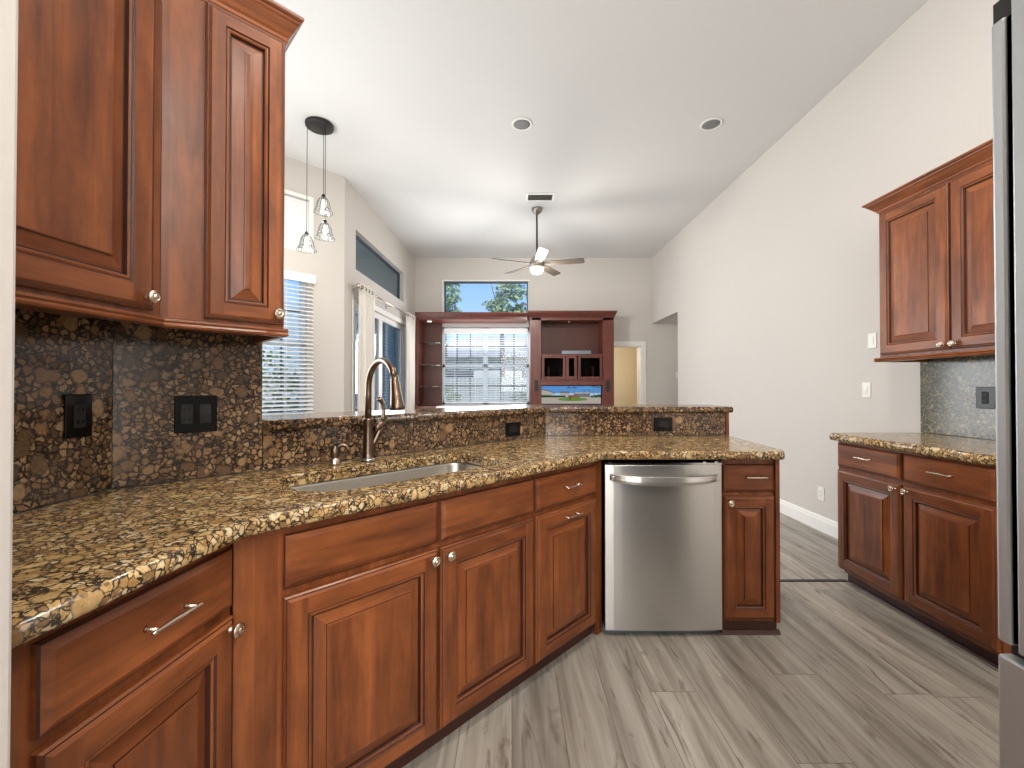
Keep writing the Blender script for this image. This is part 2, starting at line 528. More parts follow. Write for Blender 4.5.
def slab(name, poly, z0, z1, mat, hole=None, nose=True, parent=None):
    """stone slab with an eased edge and an optional hole"""
    bm = bmesh.new()
    t = z1 - z0
    prof = [(0.008, z0), (0.001, z0 + t * .15), (0.0, z0 + t * .35), (0.0, z1 - t * .35), (0.003, z1 - t * .13), (0.012, z1)] if nose else [(0, z0), (0, z1)]
    rings = []
    for ins, z in prof:
        pts = inset(poly, ins) if ins else poly
        rings.append([bm.verts.new((x, y, z)) for x, y in pts])
    n = len(poly)
    for a, b in zip(rings, rings[1:]):
        for i in range(n):
            f = bm.faces.new((a[i], a[(i + 1) % n], b[(i + 1) % n], b[i])); f.smooth = nose
    hr = []
    if hole:
        hp = [(-0.004, z1), (0.0, z1 - .004), (0.0, z0)]
        for ins, z in hp:
            pts = inset(hole, ins) if ins else hole
            hr.append([bm.verts.new((x, y, z)) for x, y in pts])
        m = len(hole)
        for a, b in zip(hr, hr[1:]):
            for i in range(m):
                bm.faces.new((a[i], a[(i + 1) % m], b[(i + 1) % m], b[i]))
    for ring, h in ((rings[-1], hr[0] if hole else None), (rings[0], hr[-1] if hole else None)):
        es = []
        for r in (ring, h):
            if r is None: continue
            for i in range(len(r)):
                e = bm.edges.get((r[i], r[(i + 1) % len(r)]))
                es.append(e)
        bmesh.ops.triangle_fill(bm, use_beauty=True, edges=es)
    bmesh.ops.recalc_face_normals(bm, faces=bm.faces)
    me = bpy.data.meshes.new(name); bm.to_mesh(me); bm.free()
    me.materials.append(mat)
    o = bpy.data.objects.new(name, me); COL.objects.link(o)
    if parent is not None: o.parent = parent
    return o

def wall_seg(name, A, B, z0, z1, thick, openings, mat, side=1):
    """wall from A to B; thickness on the left of A->B (side=1) or right; local frame is world"""
    A = Vector(A); B = Vector(B); d = (B - A); L = d.length; d.normalize()
    nrm = Vector((-d.y, d.x)) * side
    xs = sorted({0.0, L, *[o[0] for o in openings], *[o[1] for o in openings]})
    zs = sorted({z0, z1, *[o[2] for o in openings], *[o[3] for o in openings]})
    mb = MB()
    for i in range(len(xs) - 1):
        # merge vertical runs
        run = None
        for j in range(len(zs) - 1):
            cx = (xs[i] + xs[i + 1]) / 2; cz = (zs[j] + zs[j + 1]) / 2
            solid = not any(o[0] < cx < o[1] and o[2] < cz < o[3] for o in openings)
            if solid:
                run = (run[0], zs[j + 1]) if run else (zs[j], zs[j + 1])
            if (not solid or j == len(zs) - 2) and run:
                p = A + d * xs[i]; q = A + d * xs[i + 1]
                mb.prism([tuple(p), tuple(q), tuple(q + nrm * thick), tuple(p + nrm * thick)], run[0], run[1])
                run = None
    o = mb.build(name, mat)
    return tag(o, kind='structure')

# ------------------------------------------------------------------ room shell
ZC = 3.77       # ceiling height
XR = 2.71       # right wall
YB = 8.22       # back wall
mb = MB().box(-3.5, 5.0, -2.6, 12.0, -0.1, 0.0)
tag(mb.build('floor', M['floor']), kind='structure')
mb = MB().box(-3.6, XR + .15, -2.7, YB + .15, ZC, ZC + 0.2)
tag(mb.build('ceiling', M['ceiling']), kind='structure')

# right wall with the opening to the hall
wall_seg('wall_right', (XR, 6.94), (XR, -2.6), 0, ZC, 0.14, [], M['wall'], 1)
tag(MB().box(XR, XR + .14, 6.94, YB, 2.50, ZC).build('wall_right_header', M['wall']), kind='structure')
# back wall: transom, big window, doorway
back_open = [(-1.32 + 1.88, 0.31 + 1.88, 2.70, 3.32), (-1.354 + 1.88, 0.33 + 1.88, 0.93, 2.43), (1.90 + 1.88, 2.50 + 1.88, 0.0, 2.06)]
wall_seg('wall_back', (-1.88, YB), (5.0, YB), 0, ZC, 0.14, back_open, M['wall'], 1)
# left living room wall
LWA, LWB = Vector((-2.0, 5.06)), Vector((-1.88, YB))
lw_open = [(0.33, 2.42, 2.76, 3.27), (0.30, 2.50, 0.0, 2.36)]
wall_seg('wall_left', LWA, LWB, 0, ZC, 0.16, lw_open, M['wall'], 1)
# nook wall at 45 degrees
NKA, NKB = Vector((-3.4, 3.66)), Vector((-2.0, 5.06))
def NS(Y): return (Y - NKA.y) / C
nk_open = [(NS(4.0), NS(4.762), 0.93, 2.50), (NS(4.0), NS(4.775), 2.80, 3.37)]
wall_seg('wall_nook', NKA, NKB, 0, ZC, 0.16, nk_open, M['wall'], 1)
wall_seg('wall_nook_side', (-3.4, 1.0), NKA, 0, ZC, 0.16, [], M['wall'], 1)
wall_seg('wall_nook_front', (-3.56, 1.0), (-1.27, 1.0), 0, ZC, 0.14, [], M['wall'], -1)
# kitchen left wall (behind splash) and diagonal stub
a = D(0.0566 - 0.0, -1.844); b = D(0.473, -1.844); c_ = D(0.473, -1.98); d_ = D(-0.06, -1.98)
tag(MB().prism([(-1.27, 0.53), (-1.27, 1.338), (-1.41, 1.396), (-1.41, 0.53)], 0, ZC).build('wall_kitchen_left', M['wall']), kind='structure')
tag(MB().prism([(-1.27, 1.338), b, c_, (-1.41, 1.396)], 0, ZC).build('wall_kitchen_diagonal', M['wall']), kind='structure')
# near wall end beside the cook
o = MB().box(-1.41, -0.617, -2.6, 0.53, 0, ZC).build('wall_near_left', M['wall'], bevel=0.006)
tag(o, kind='structure')
wall_seg('wall_rear', (-0.65, -2.5), (XR, -2.5), 0, ZC, 0.14, [], M['wall'], -1)
# pony wall under the raised bar
X1 = 1.425
tag(MB().prism([D(0.473, -1.844), (0.212, 2.82), (0.165, 2.94), D(0.473, -1.96)], 0, 1.088).build('wall_bar_diagonal', M['wall']), kind='structure')
tag(MB().prism([(0.212, 2.82), (X1, 2.82), (X1, 2.94), (0.165, 2.94)], 0, 1.088).build('wall_bar', M['wall']), kind='structure')
# hall room seen through the doorway and hall behind the right wall
wall_seg('wall_hall_far', (1.0, 10.2), (3.2, 10.2), 0, 2.5, 0.1, [], M['beige_wall'], 1)
wall_seg('wall_hall_left', (1.2, YB + .14), (1.2, 10.2), 0, 2.5, 0.1, [], M['beige_wall'], 1)
wall_seg('wall_hall_right', (3.05, 10.2), (3.05, YB + .14), 0, 2.5, 0.1, [], M['beige_wall'], 1)
tag(MB().box(1.1, 3.2, YB + .14, 10.3, 2.5, 2.6).build('ceiling_hall', M['ceiling']), kind='structure')
tag(MB().box(XR + .1402, 5.0, 6.6, YB, 2.50, 2.62).build('ceiling_side_hall', M['ceiling']), kind='structure')
wall_seg('wall_side_hall_end', (4.9, YB), (4.9, 6.7), 0, 2.5, 0.1, [], M['wall'], 1)
wall_seg('wall_side_hall_near', (XR + .14, 6.94), (5.0, 6.94), 0, 2.5, 0.1, [], M['wall'], -1)
lamp('beige_room_fill', 'POINT', (1.7, 9.2, 1.9), 20, (1.0, 0.90, 0.76), shadow_soft_size=0.1)  # unseen point fill added to brighten the beige room
lamp('side_hall_fill', 'POINT', (3.9, 7.5, 2.3), 5, (1.0, 0.93, 0.84), shadow_soft_size=0.1)  # added point fill inside the side hall, no fixture there

# baseboards
def baseboard(name, A, B, side=1):
    A = Vector(A); B = Vector(B); d = B - A; L = d.length; ang = math.atan2(d.y, d.x)
    s = side
    mb = MB().extrude_profile([(0, 0.0), (s * .016, 0.0), (s * .016, .095), (s * .011, .105), (s * .011, .118), (s * .004, .132), (0, .132)], 0, L)
    return tag(mb.build(name, M['white'], loc=(A.x, A.y, 0), rz=ang), kind='structure')
baseboard('baseboard_right', (XR, 6.94), (XR, 2.80), -1)
baseboard('baseboard_back', (2.62, YB), (4.9, YB), -1)
# floor transition strip between kitchen and family room
tag(MB().extrude_profile([(-.018, 0), (-.012, .004), (.012, .004), (.018, 0)], 1.30, 2.17).build('trim_1', M['bronze'], loc=(0, 2.77, 0)), kind='structure')

# doorway casing (door_1) with far door jamb
dr = empty('door_1', (0, YB, 0)); dr['kind'] = 'structure'
mb = MB()
for x0, x1 in ((1.865, 1.90), (2.50, 2.59)):
    mb.extrude_profile([(-.018, 0), (0, 0), (0, 2.15), (-.018, 2.15)], x0, x1)
mb.extrude_profile([(-.022, 2.06), (0, 2.06), (0, 2.15), (-.022, 2.15)], 1.865, 2.59)
mb.box(2.485, 2.50, 0, .14, 0, 2.06).box(1.90, 1.915, 0, .14, 0, 2.06).box(1.90, 2.5, 0, .14, 2.045, 2.06)
mb.build('door_casing', M['white'], dr)
# second white door standing in the far room on the right
mb = MB()
mb.box(2.79, 2.88, 1.0, 1.08, 0, 2.06)
mb.box(2.88, 3.04, 1.02, 1.06, 0, 2.04)
mb.box(2.74, 2.79, 1.02, 1.1, 0, 2.12)
mb.build('far_door_frame', M['white'], dr)
mb = MB().lathe([(0, 0), (.012, 0), (.012, .03), (.028, .035), (.03, .055), (.018, .065), (0, .066)], 16, mat=Matrix.Translation((2.83, .995, 1.16)) @ Matrix.Rotation(radians(90), 4, 'X'))
mb.build('door_knob', M['nickel'], dr)

# ------------------------------------------------------------------ windows
def make_window(name, A, dirv, w, z0, z1, out, frame_m, cols, rows, glass_m, depth=.05, mull=(), bar=.012, frame=.045, meet=None, bar_m=None):
    """A = inner lower-left corner (xy) of the opening, dirv along the wall; out = outward normal side (+1 left of dir)"""
    ang = math.atan2(dirv[1], dirv[0])
    root = empty(name, (A[0], A[1], 0), ang); root['kind'] = 'structure'
    s = out
    ys = (s * .07, s * (.07 + depth)); y0, y1 = min(ys), max(ys)
    mb = MB()
    mb.box(0, frame, y0, y1, z0, z1).box(w - frame, w, y0, y1, z0, z1)
    mb.box(0, w, y0, y1, z0, z0 + frame).box(0, w, y0, y1, z1 - frame, z1)
    for m in mull:
        mb.box(m - .045, m + .045, y0, y1, z0, z1)
    if meet: mb.box(0, w, y0, y1, meet - .03, meet + .03)
    mb.build('window_frame', frame_m, root)
    yc = (y0 + y1) / 2
    if cols or rows:
        mb = MB()
        for c in cols: mb.box(c - bar / 2, c + bar / 2, yc - .008, yc + .008, z0, z1)
        for r in rows: mb.box(0, w, yc - .008, yc + .008, r - bar / 2, r + bar / 2)
        mb.build('muntins', bar_m or M['muntin'], root)
    mb = MB().box(frame * .5, w - frame * .5, yc - .003, yc + .003, z0 + frame * .5, z1 - frame * .5)
    mb.build('glass_pane', glass_m, root)
    return root

# window_1 : big family room window ; window_2 : its transom
w1 = make_window('window_1', (-1.354, YB), (1, 0), 1.684, 0.93, 2.43, 1, M['sash'],
                 [.28, .54, .842 + .29, .842 + .55], [2.07, 1.29], M['glass'], mull=(.84,), meet=1.68, bar=.022)
w2 = make_window('window_2', (-1.32, YB), (1, 0), 1.63, 2.70, 3.32, 1, M['muntin'], [], [], M['glass'], frame=.02)
mb = MB()
mb.box(-.03, 1.66, -.012, 0, 3.32, 3.345).box(-.03, 0, -.012, 0, 2.70, 3.32)
mb.build('window_casing', M['white'], w2)
# window_3 : nook window ; window_4 : its transom with a white shade
w3 = make_window('window_3', (NKA.x + (4.0 - NKA.y), 4.0), (1, 1), (4.762 - 4.0) / C, 0.93, 2.50, 1, M['sash'],
                 [.28, .55, .84], [2.11, 1.34], M['glass'], meet=1.74, bar=.018)
mb = MB().box(-.05, 1.14, -.09, 0.06, .89, .93).box(-.03, 1.11, -.02, 0, .82, .89)
mb.build('window_sill', M['white'], w3)
w4 = make_window('window_4', (NKA.x + (4.0 - NKA.y), 4.0), (1, 1), (4.775 - 4.0) / C, 2.80, 3.37, 1, M['white'], [], [], M['glass'], frame=.03)
mb = MB().box(0.0, 1.095, .035, .042, 2.82, 3.36)
mb.build('roller_shade', M['blind'], w4)
mb = MB().box(-.04, 1.136, -.014, 0, 2.765, 2.80).box(-.04, 1.136, -.014, 0, 3.37, 3.405).box(1.096, 1.136, -.014, 0, 2.80, 3.37)
mb.build('window_casing', M['white'], w4)
# window_5 : transom on the left wall, tinted ; door_2 : patio door
lwd = (LWB - LWA).normalized()
p = LWA + lwd * 0.33
w5 = make_window('window_5', tuple(p), tuple(lwd), 2.09, 2.76, 3.27, 1, M['muntin'], [], [], M['glass_tint'], frame=.02, depth=.04)
p = LWA + lwd * 0.30
d2 = empty('door_2', (p.x, p.y, 0), math.atan2(lwd.y, lwd.x)); d2['kind'] = 'structure'
mb = MB()
for (x0, x1) in ((0, .07), (1.03, 1.10), (1.10, 1.17), (2.13, 2.20)):
    mb.box(x0, x1, .05, .10, 0.04, 2.36)
mb.box(0, 2.2, .04, .11, 2.28, 2.36).box(0, 2.2, .04, .11, 0, .06)
mb.box(-.07, 0, -.015, .0, 0, 2.43).box(2.2, 2.27, -.015, .0, 0, 2.43).box(-.07, 2.27, -.015, .0, 2.36, 2.43)
mb.build('door_frame', M['white'], d2)
MB().box(.07, 2.13, .072, .078, .06, 2.28).build('glass_pane', M['glass_tint'], d2)
mb = MB()
mb.box(1.18, 1.20, .078, .09, .06, 2.28)
for k in range(44):
    z = .12 + k * .05
    mb.extrude_profile([(.085, z), (.115, z + .022), (.115, z + .026), (.085, z + .004)], 1.2, 2.1)
mb.build('door_blind', M['blind'], d2)

def blinds(name, w, z0, z1, loc, rz, label, pitch=.05, tilt=12, slat_d=.05, n_tape=3):
    root = empty(name, (loc[0], loc[1], 0), rz, label, 'blinds')
    mb = MB()
    nn = int((z1 - .09 - z0) / pitch)
    for i in range(nn):
        z = z0 + .04 + i * pitch
        a = radians(tilt)
        dy, dz = cos(a) * slat_d / 2, sin(a) * slat_d / 2
        mb.extrude_profile([(-dy, z - dz), (dy, z + dz), (dy, z + dz + .003), (-dy, z - dz + .003)], 0, w)
    mb.build('slats', M['blind'], root)
    MB().box(-.01, w + .01, -.045, -.03, z1 - .09, z1).box(-.01, 0, -.03, .03, z1 - .09, z1).box(w, w + .01, -.03, .03, z1 - .09, z1).box(0, w, -.03, .03, z1 - .045, z1).build('valance', M['blind'], root)
    MB().box(0, w, -.025, .025, z0, z0 + .022).build('bottom_rail', M['blind'], root)
    mb = MB()
    for i in range(n_tape):
        x = w * (i + .5) / n_tape
        mb.box(x - .002, x + .002, -.028, -.026, z0, z1 - .05).box(x - .002, x + .002, .026, .028, z0, z1 - .05)
    mb.build('ladder_cord', M['blind'], root)
    return root
blinds('window_blinds', 1.60, .96, 2.40, (-1.31, YB + .035), 0, 'wide white slat blinds on the large family room window', pitch=.045, tilt=16, slat_d=.045, n_tape=4)
pb = NKA + Vector((C, C)) * (NS(4.0) - .02) + Vector((C, -C)) * .05
blinds('window_blinds', (4.816 - 4.0) / C - .01, .935, 2.505, (pb.x, pb.y), radians(45), 'white slat blinds on the breakfast nook window beside the wall cabinet', pitch=.045, tilt=24, n_tape=2)

# ------------------------------------------------------------------ cabinet doors, drawers, hardware
def add_panel(mb, x0, x1, z0, z1, prof, fw=None, y0=0.0, groove=()):
    """concentric ring front; prof [(inset,depth_out)]; ring index fw splits stiles and rails (butt joints)"""
    def rect(i): return [(x0 + i, z0 + i), (x1 - i, z0 + i), (x1 - i, z1 - i), (x0 + i, z1 - i)]
    mb.add([(x, y0, z) for x, z in rect(0)], [(0, 3, 2, 1)], 0)
    for k in range(len(prof) - 1):
        i0, d0 = prof[k]; i1, d1 = prof[k + 1]
        if fw is not None and k == fw:
            A = rect(i0); B = rect(i1); y = y0 - d0
            mb.add([(A[0][0], y, A[0][1]), (B[0][0], y, A[0][1]), (B[0][0], y, B[0][1]), (B[3][0], y, B[3][1]), (B[3][0], y, A[3][1]), (A[3][0], y, A[3][1])], [tuple(range(6))], 0)
            mb.add([(A[1][0], y, A[1][1]), (B[1][0], y, A[1][1]), (B[1][0], y, B[1][1]), (B[2][0], y, B[2][1]), (B[2][0], y, A[2][1]), (A[2][0], y, A[2][1])], [tuple(reversed(range(6)))], 0)
            mb.add([(B[0][0], y, A[0][1]), (B[1][0], y, A[0][1]), (B[1][0], y, B[1][1]), (B[0][0], y, B[0][1])], [(0, 1, 2, 3)], 1)
            mb.add([(B[0][0], y, B[3][1]), (B[1][0], y, B[3][1]), (B[1][0], y, A[3][1]), (B[0][0], y, A[3][1])], [(0, 1, 2, 3)], 1)
        else:
            A = rect(i0); B = rect(i1)
            vs = [(x, y0 - d0, z) for x, z in A] + [(x, y0 - d1, z) for x, z in B]
            g = k in groove
            mb.add([vs[0], vs[1], vs[5], vs[4]], [(0, 1, 2, 3)], 2 if g else 1)
            mb.add([vs[1], vs[2], vs[6], vs[5]], [(0, 1, 2, 3)], 2 if g else 0)
            mb.add([vs[2], vs[3], vs[7], vs[6]], [(0, 1, 2, 3)], 2 if g else 1)
            mb.add([vs[3], vs[0], vs[4], vs[7]], [(0, 1, 2, 3)], 2 if g else 0)
    i, d = prof[-1]
    mb.add([(x, y0 - d, z) for x, z in rect(i)], [(0, 1, 2, 3)], 0)

def door_prof(fw):
    return [(0, 0), (0, .012), (.004, .0165), (.007, .0165), (.014, .0215), (fw, .0215), (fw + .0035, .018), (fw + .008, .0195), (fw + .0125, .0165), (fw + .0155, .0085),
            (fw + .019, .0085), (fw + .050, .0165), (fw + .0505, .0205), (fw + .054, .0215)]
DRAWER_PROF = [(0, 0), (0, .010), (.003, .013), (.016, .0215)]

def knob(parent, x, z, y=-.0215):
    mat = Matrix.Translation((x, y, z)) @ Matrix.Rotation(radians(90), 4, 'X')
    p = [(0, 0), (.009, 0), (.009, .002), (.006, .005), (.0055, .014), (.009, .017), (.016, .019), (.0175, .022), (.0165, .0245), (.0135, .0252), (.0128, .0268), (.0095, .0272), (.0088, .0258), (.0062, .0258), (.0056, .0284), (.003, .0298), (0, .030)]
    return MB().lathe(p, 28, mat=mat).build('knob', M['nickel'], parent)

def pull(parent, x, z, L=.11, y=-.0215):
    mb = MB()
    h = L / 2
    xs = [-h, -h + .004, -h + .010, -h + .016, -h * .4, 0, h * .4, h - .016, h - .010, h - .004, h]
    rs = [.0028, .0046, .0046, .0036, .0052, .0058, .0052, .0036, .0046, .0046, .0028]
    mb.tube([(x + a, y - .028, z) for a in xs], rs, 12)
    for s in (-1, 1):
        mb.tube([(x + s * (h - .014), y, z), (x + s * (h - .014), y - .004, z), (x + s * (h - .014), y - .028, z)], [.006, .0038, .0036], 10)
    return mb.build('pull_handle', M['nickel'], parent)

def door(cab, x0, x1, z0, z1, fw=.058, knob_at=None, pull_at=None, mats=None, name='door'):
    mb = MB()
    add_panel(mb, x0, x1, z0, z1, door_prof(fw), fw=4, groove=(2, 5, 8, 9, 11))
    o = mb.build(name, mats or [M['wood_v'], M['wood_h'], M['glaze']], cab)
    if knob_at: knob(o, *knob_at)
    if pull_at: pull(o, *pull_at)
    return o
def drawer(cab, x0, x1, z0, z1, pull_at=None):
    mb = MB()
    add_panel(mb, x0, x1, z0, z1, DRAWER_PROF, groove=(1,))
    o = mb.build('drawer', [M['wood_h'], M['wood_h'], M['glaze']], cab)
    if pull_at: pull(o, *pull_at)
    return o

ZT = 0.893      # top of base cabinet boxes
ZD1, ZD0 = .864, .722   # drawer top/bottom
ZO1, ZO0 = .700, .078   # door top/bottom
def base_body(cab, w, depth=.56, toe=.075, toe_h=.068, side_l=True, side_r=True, shoe=False):
    mb = MB()
    mb.box(0, w, 0, .02, toe_h, ZT)                # face frame
    mb.box(0, .018, .02, depth, toe_h, ZT).box(w - .018, w, .02, depth, toe_h, ZT)
    mb.box(0, .018, toe, depth, 0, toe_h).box(w - .018, w, toe, depth, 0, toe_h)
    mb.box(0, w, depth - .01, depth, toe_h, ZT)
    mb.box(.018, w - .018, .02, depth - .01, toe_h, toe_h + .018)
    o = mb.build('cabinet_body', M['wood_v'], cab)
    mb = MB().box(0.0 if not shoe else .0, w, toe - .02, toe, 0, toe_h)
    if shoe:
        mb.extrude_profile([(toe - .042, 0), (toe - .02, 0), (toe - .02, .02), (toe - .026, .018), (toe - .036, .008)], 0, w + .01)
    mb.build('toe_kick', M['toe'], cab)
    return o

# left base cabinet (door plane X=-.667), local x = world Y
FY = .0215
cab = empty('base_cabinet', (-.7318, .547, 0), radians(85), 'cherry base cabinet nearest the camera at far left, pull drawer over a knob door', 'cabinet')
base_body(cab, .497, depth=.50, toe=.06)
drawer(cab, .096, .490, ZD0 + .0, ZD1, (.302, .797, .115))
door(cab, .096, .490, ZO0, ZO1, knob_at=(.472, .676))

# diagonal run
def dcab(u, label):
    x, y = D(u, -1.202 - FY)
    return empty('base_cabinet', (x, y, 0), radians(45), label, 'cabinet')
uu = lambda t: 1.831 - t
cab = dcab(uu(1.475), 'wide diagonal cherry sink base with two knob doors below two plain false drawer fronts')
base_body(cab, .990, toe=.05)
# angled filler stile to the left
MB().box(-.099, 0, 0, .02, 0.068, ZT).build('filler_stile', M['wood_v'], cab)
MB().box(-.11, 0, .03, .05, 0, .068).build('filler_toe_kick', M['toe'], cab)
drawer(cab, .012, .497, ZD0, ZD1)
drawer(cab, .507, .985, ZD0, ZD1)
door(cab, .012, .497, ZO0, ZO1, knob_at=(.470, .672))
door(cab, .507, .985, ZO0, ZO1, knob_at=(.534, .672))
cab = dcab(uu(.482), 'narrow diagonal cherry cabinet left of the dishwasher with bar pulls on drawer and door')
base_body(cab, .482, toe=.05)
drawer(cab, .006, .455, ZD0, ZD1, (.235, .800, .11))
door(cab, .006, .455, ZO0, ZO1, pull_at=(.235, .664, .11))
MB().box(.482, .524, 0, .02, .0, ZT).build('filler_stile', M['wood_v'], cab)

# dishwasher
YD = 2.146
dw = empty('dishwasher', (.465, YD, 0), 0, 'stainless steel dishwasher with a bowed bar handle under the counter', 'dishwasher')
MB().box(.01, .585, .06, .58, .05, .868).build('tub', M['black_matte'], dw)
mb = MB()
# door with slightly bowed front, top lip
nseg = 14
front = []
for i in range(nseg + 1):
    x = .003 + .589 * i / nseg
    t = (i / nseg - .5) * 2
    front.append((x, -.008 * (1 - t * t) ** .6 if abs(t) < 1 else 0))
poly = front + [(.592, .05), (.003, .05)]
mb.prism(poly, .034, .862)
o = mb.build('door', M['steel'], dw, bevel=.0025)
MB().box(.003, .592, .0, .055, .8625, .873).build('control_strip', M['chrome'], dw)
# handle: curved flattened bar with tapered ends
mb = MB()
vs = []; fs = []
N = 24
for i in range(N + 1):
    t = i / N; x = .03 + .535 * t; q = 2 * t - 1
    out = -.012 - .048 * (1 - q ** 4)
    zc = .803 - .010 * (1 - q * q)
    hh = .017 + .006 * (1 - q * q)
    for (dy, dz) in ((-.006, -hh), (-.010, -hh * .3), (-.006, hh * .8), (.004, hh), (.008, 0), (.004, -hh)):
        vs.append((x, out + dy, zc + dz))
for i in range(N):
    for k in range(6):
        j = (k + 1) % 6
        fs.append((i * 6 + k, i * 6 + j, (i + 1) * 6 + j, (i + 1) * 6 + k))
fs.append(tuple(range(6))); fs.append(tuple(range(N * 6, N * 6 + 6)))
mb.add(vs, fs, 0, False)
for x in (.04, .555):
    mb.box(x - .012, x + .012, -.03, .0, .79, .812)
mb.build('handle', M['steel'], dw, bevel=.001)
MB().box(.0, .575, .03, .05, .004, .05).build('kick_plate', M['dwgrey'], dw)
for x in (.02, .50, .56):
    MB().box(x, x + .014, .005, .03, .873, .879).build('mounting_tab', M['chrome'], dw)

# end cabinet right of dishwasher
cab = empty('base_cabinet', (1.066, YD + .0, 0), 0, 'slim cherry end cabinet right of the dishwasher with pull drawer and knob door', 'cabinet')
base_body(cab, .285, depth=.60, toe=.035, shoe=True)
cab.location.y = YD + .0215 - .0
drawer(cab, .004, .262, ZD0 + .003, ZD1, (.155, .803, .105))
door(cab, .004, .262, .085, ZO1 + .005, fw=.05, knob_at=(.030, .672))
MB().box(.265, .285, -.018, 0, .068, ZT).build('end_stile', M['wood_v'], cab)

# right base cabinet, local x = -Y
XF = 2.10
cab = empty('base_cabinet', (XF + FY, 2.765, 0), radians(-90), 'cherry base cabinet along the right wall with two pull drawers over two knob doors', 'cabinet')
mb = MB()
mb.box(0, .92, 0, .02, .088, ZT + .019).box(0, .018, .02, .57, .088, ZT + .019).box(.90, .92, .02, .57, .088, ZT + .019).box(0, .018, .07, .57, 0, .088).box(.90, .92, .07, .57, 0, .088)
mb.box(0, .92, .56, .57, .068, ZT).box(.018, .9, .02, .56, .068, .086)
mb.build('cabinet_body', M['wood_v'], cab)
mb = MB().box(0.0, .92, .055, .07, 0, .088)
mb.extrude_profile([(.040, 0), (.055, 0), (.055, .012), (.046, .009)], .05, .92)
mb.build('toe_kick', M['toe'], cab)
drawer(cab, .008, .455, ZD0 + .026, ZD1 + .032, (.235, .830, .11))
drawer(cab, .470, .912, ZD0 + .026, ZD1 + .032, (.69, .830, .11))
door(cab, .008, .455, ZO0 + .024, ZO1 + .026, knob_at=(.425, .698))
door(cab, .470, .912, ZO0 + .024, ZO1 + .026, knob_at=(.500, .698))

# ------------------------------------------------------------------ countertops, bar, splash
ZK0, ZK1 = .893, .935
def rrect(u0, u1, v0, v1, r):
    return fillet([(u0, v0, r), (u1, v0, r), (u1, v1, r), (u0, v1, r)], 8)
hole_uv = fillet([(.46, -1.658, .08), (1.285, -1.658, .07), (1.285, -1.29, .10), (.46, -1.29, .15)], 8)
hole = [D(u, v) for u, v in hole_uv]
ve = -1.167
cpoly = fillet([(-.678, .535, 0), (-.632, -.632 - ve / C, .10), (2.11 + ve / C, 2.11, .07), (1.352, 2.11, .02), (1.385, 2.16, .03), (1.44, 2.80, 0), (.22, 2.80, 0), (-1.25, 1.33, 0), (-1.25, .535, 0)], 7)
o = slab('kitchen_countertop', cpoly, ZK0, ZK1, M['counter'], hole)
tag(o, 'speckled gold granite countertop angled around the sink and over the dishwasher', 'countertop')
cp2 = fillet([(2.07, 1.845, 0), (XR - .002, 1.845, 0), (XR - .002, 2.795, 0), (2.07, 2.795, .03)], 5)
o = slab('side_countertop', cp2, .912, .958, M['counter'])
tag(o, 'short granite countertop over the cabinet on the right wall', 'countertop')
bp = fillet([(*D(.477, -1.79), 0), (.239, 2.77, .03), (1.448, 2.77, .015), (1.448, 3.15, .03), (.081, 3.15, .03), (*D(.477, -2.17), 0)], 6)
o = slab('bar_top', bp, 1.089, 1.128, M['splash'])
tag(o, 'raised granite bar ledge running behind the sink and faucet', 'bar top')

# splash slabs
def plank(name, A, B, thick, z0, z1, mat, label, cat='backsplash'):
    A = Vector(A); B = Vector(B); d = B - A
    o = MB().box(0, d.length, 0, thick, z0, z1).build(name, mat, loc=(A.x, A.y, 0), rz=math.atan2(d.y, d.x), bevel=.0015)
    return tag(o, label, cat)
plank('granite_backsplash', (-1.25, .535), (-1.25, 1.3295), .019, ZK1 + .001, 1.46, M['splash'], 'tall brown granite backsplash slab on the left wall behind the single outlet')
plank('granite_backsplash', D(.0566, -1.824), D(.474, -1.824), .019, ZK1 + .001, 1.46, M['splash'], 'tall brown granite backsplash slab on the diagonal wall behind the double outlet')
plank('granite_backsplash', D(.477, -1.824), D(2.1345, -1.824), .019, ZK1 + .001, 1.088, M['splash'], 'low granite backsplash strip on the diagonal behind the faucet')
plank('granite_backsplash', (.2215, 2.80), (1.405, 2.80), .019, ZK1 + .001, 1.088, M['splash'], 'low granite backsplash strip above the dishwasher under the bar ledge')
plank('granite_backsplash', (XR - .021, 2.80), (XR - .021, 1.845), .019, .959, 1.465, M['splash_r'], 'greenish granite backsplash under the right wall cabinet')
o = MB().box(1.407, 1.427, 2.795, 2.819, ZK1, 1.088).build('bar_end_trim', M['wood_v'])
tag(o, 'cherry wood trim closing the right end of the low backsplash', 'trim')

# ------------------------------------------------------------------ sink, faucet, soap dispenser
ux, uy = D(.8425, -1.45)
bm = bmesh.new()
loc_hole = [(u - .8425, v + 1.45) for u, v in hole_uv]   # local x = u, local y = -v later
loc_hole = [(x, -y) for x, y in loc_hole]
rings = []
for ins, z in ((-.02, ZK0 - .0015), (-.004, ZK0 - .002), (-.002, ZK0 - .01), (.004, ZK0 - .18), (.02, ZK0 - .205), (.05, ZK0 - .212)):
    rings.append([bm.verts.new((x, y, z)) for x, y in inset(loc_hole, ins)])
n = len(loc_hole)
for a, b in zip(rings, rings[1:]):
    for i in range(n):
        f = bm.faces.new((a[i], a[(i + 1) % n], b[(i + 1) % n], b[i])); f.smooth = True
bmesh.ops.triangle_fill(bm, use_beauty=True, edges=[bm.edges.get((rings[-1][i], rings[-1][(i + 1) % n])) for i in range(n)])
bmesh.ops.recalc_face_normals(bm, faces=bm.faces)
me = bpy.data.meshes.new('basin'); bm.to_mesh(me); bm.free(); me.materials.append(M['steel_sink'])
sk = empty('kitchen_sink', (ux, uy, 0), radians(45), 'stainless steel undermount sink with a single wide bowl', 'sink')
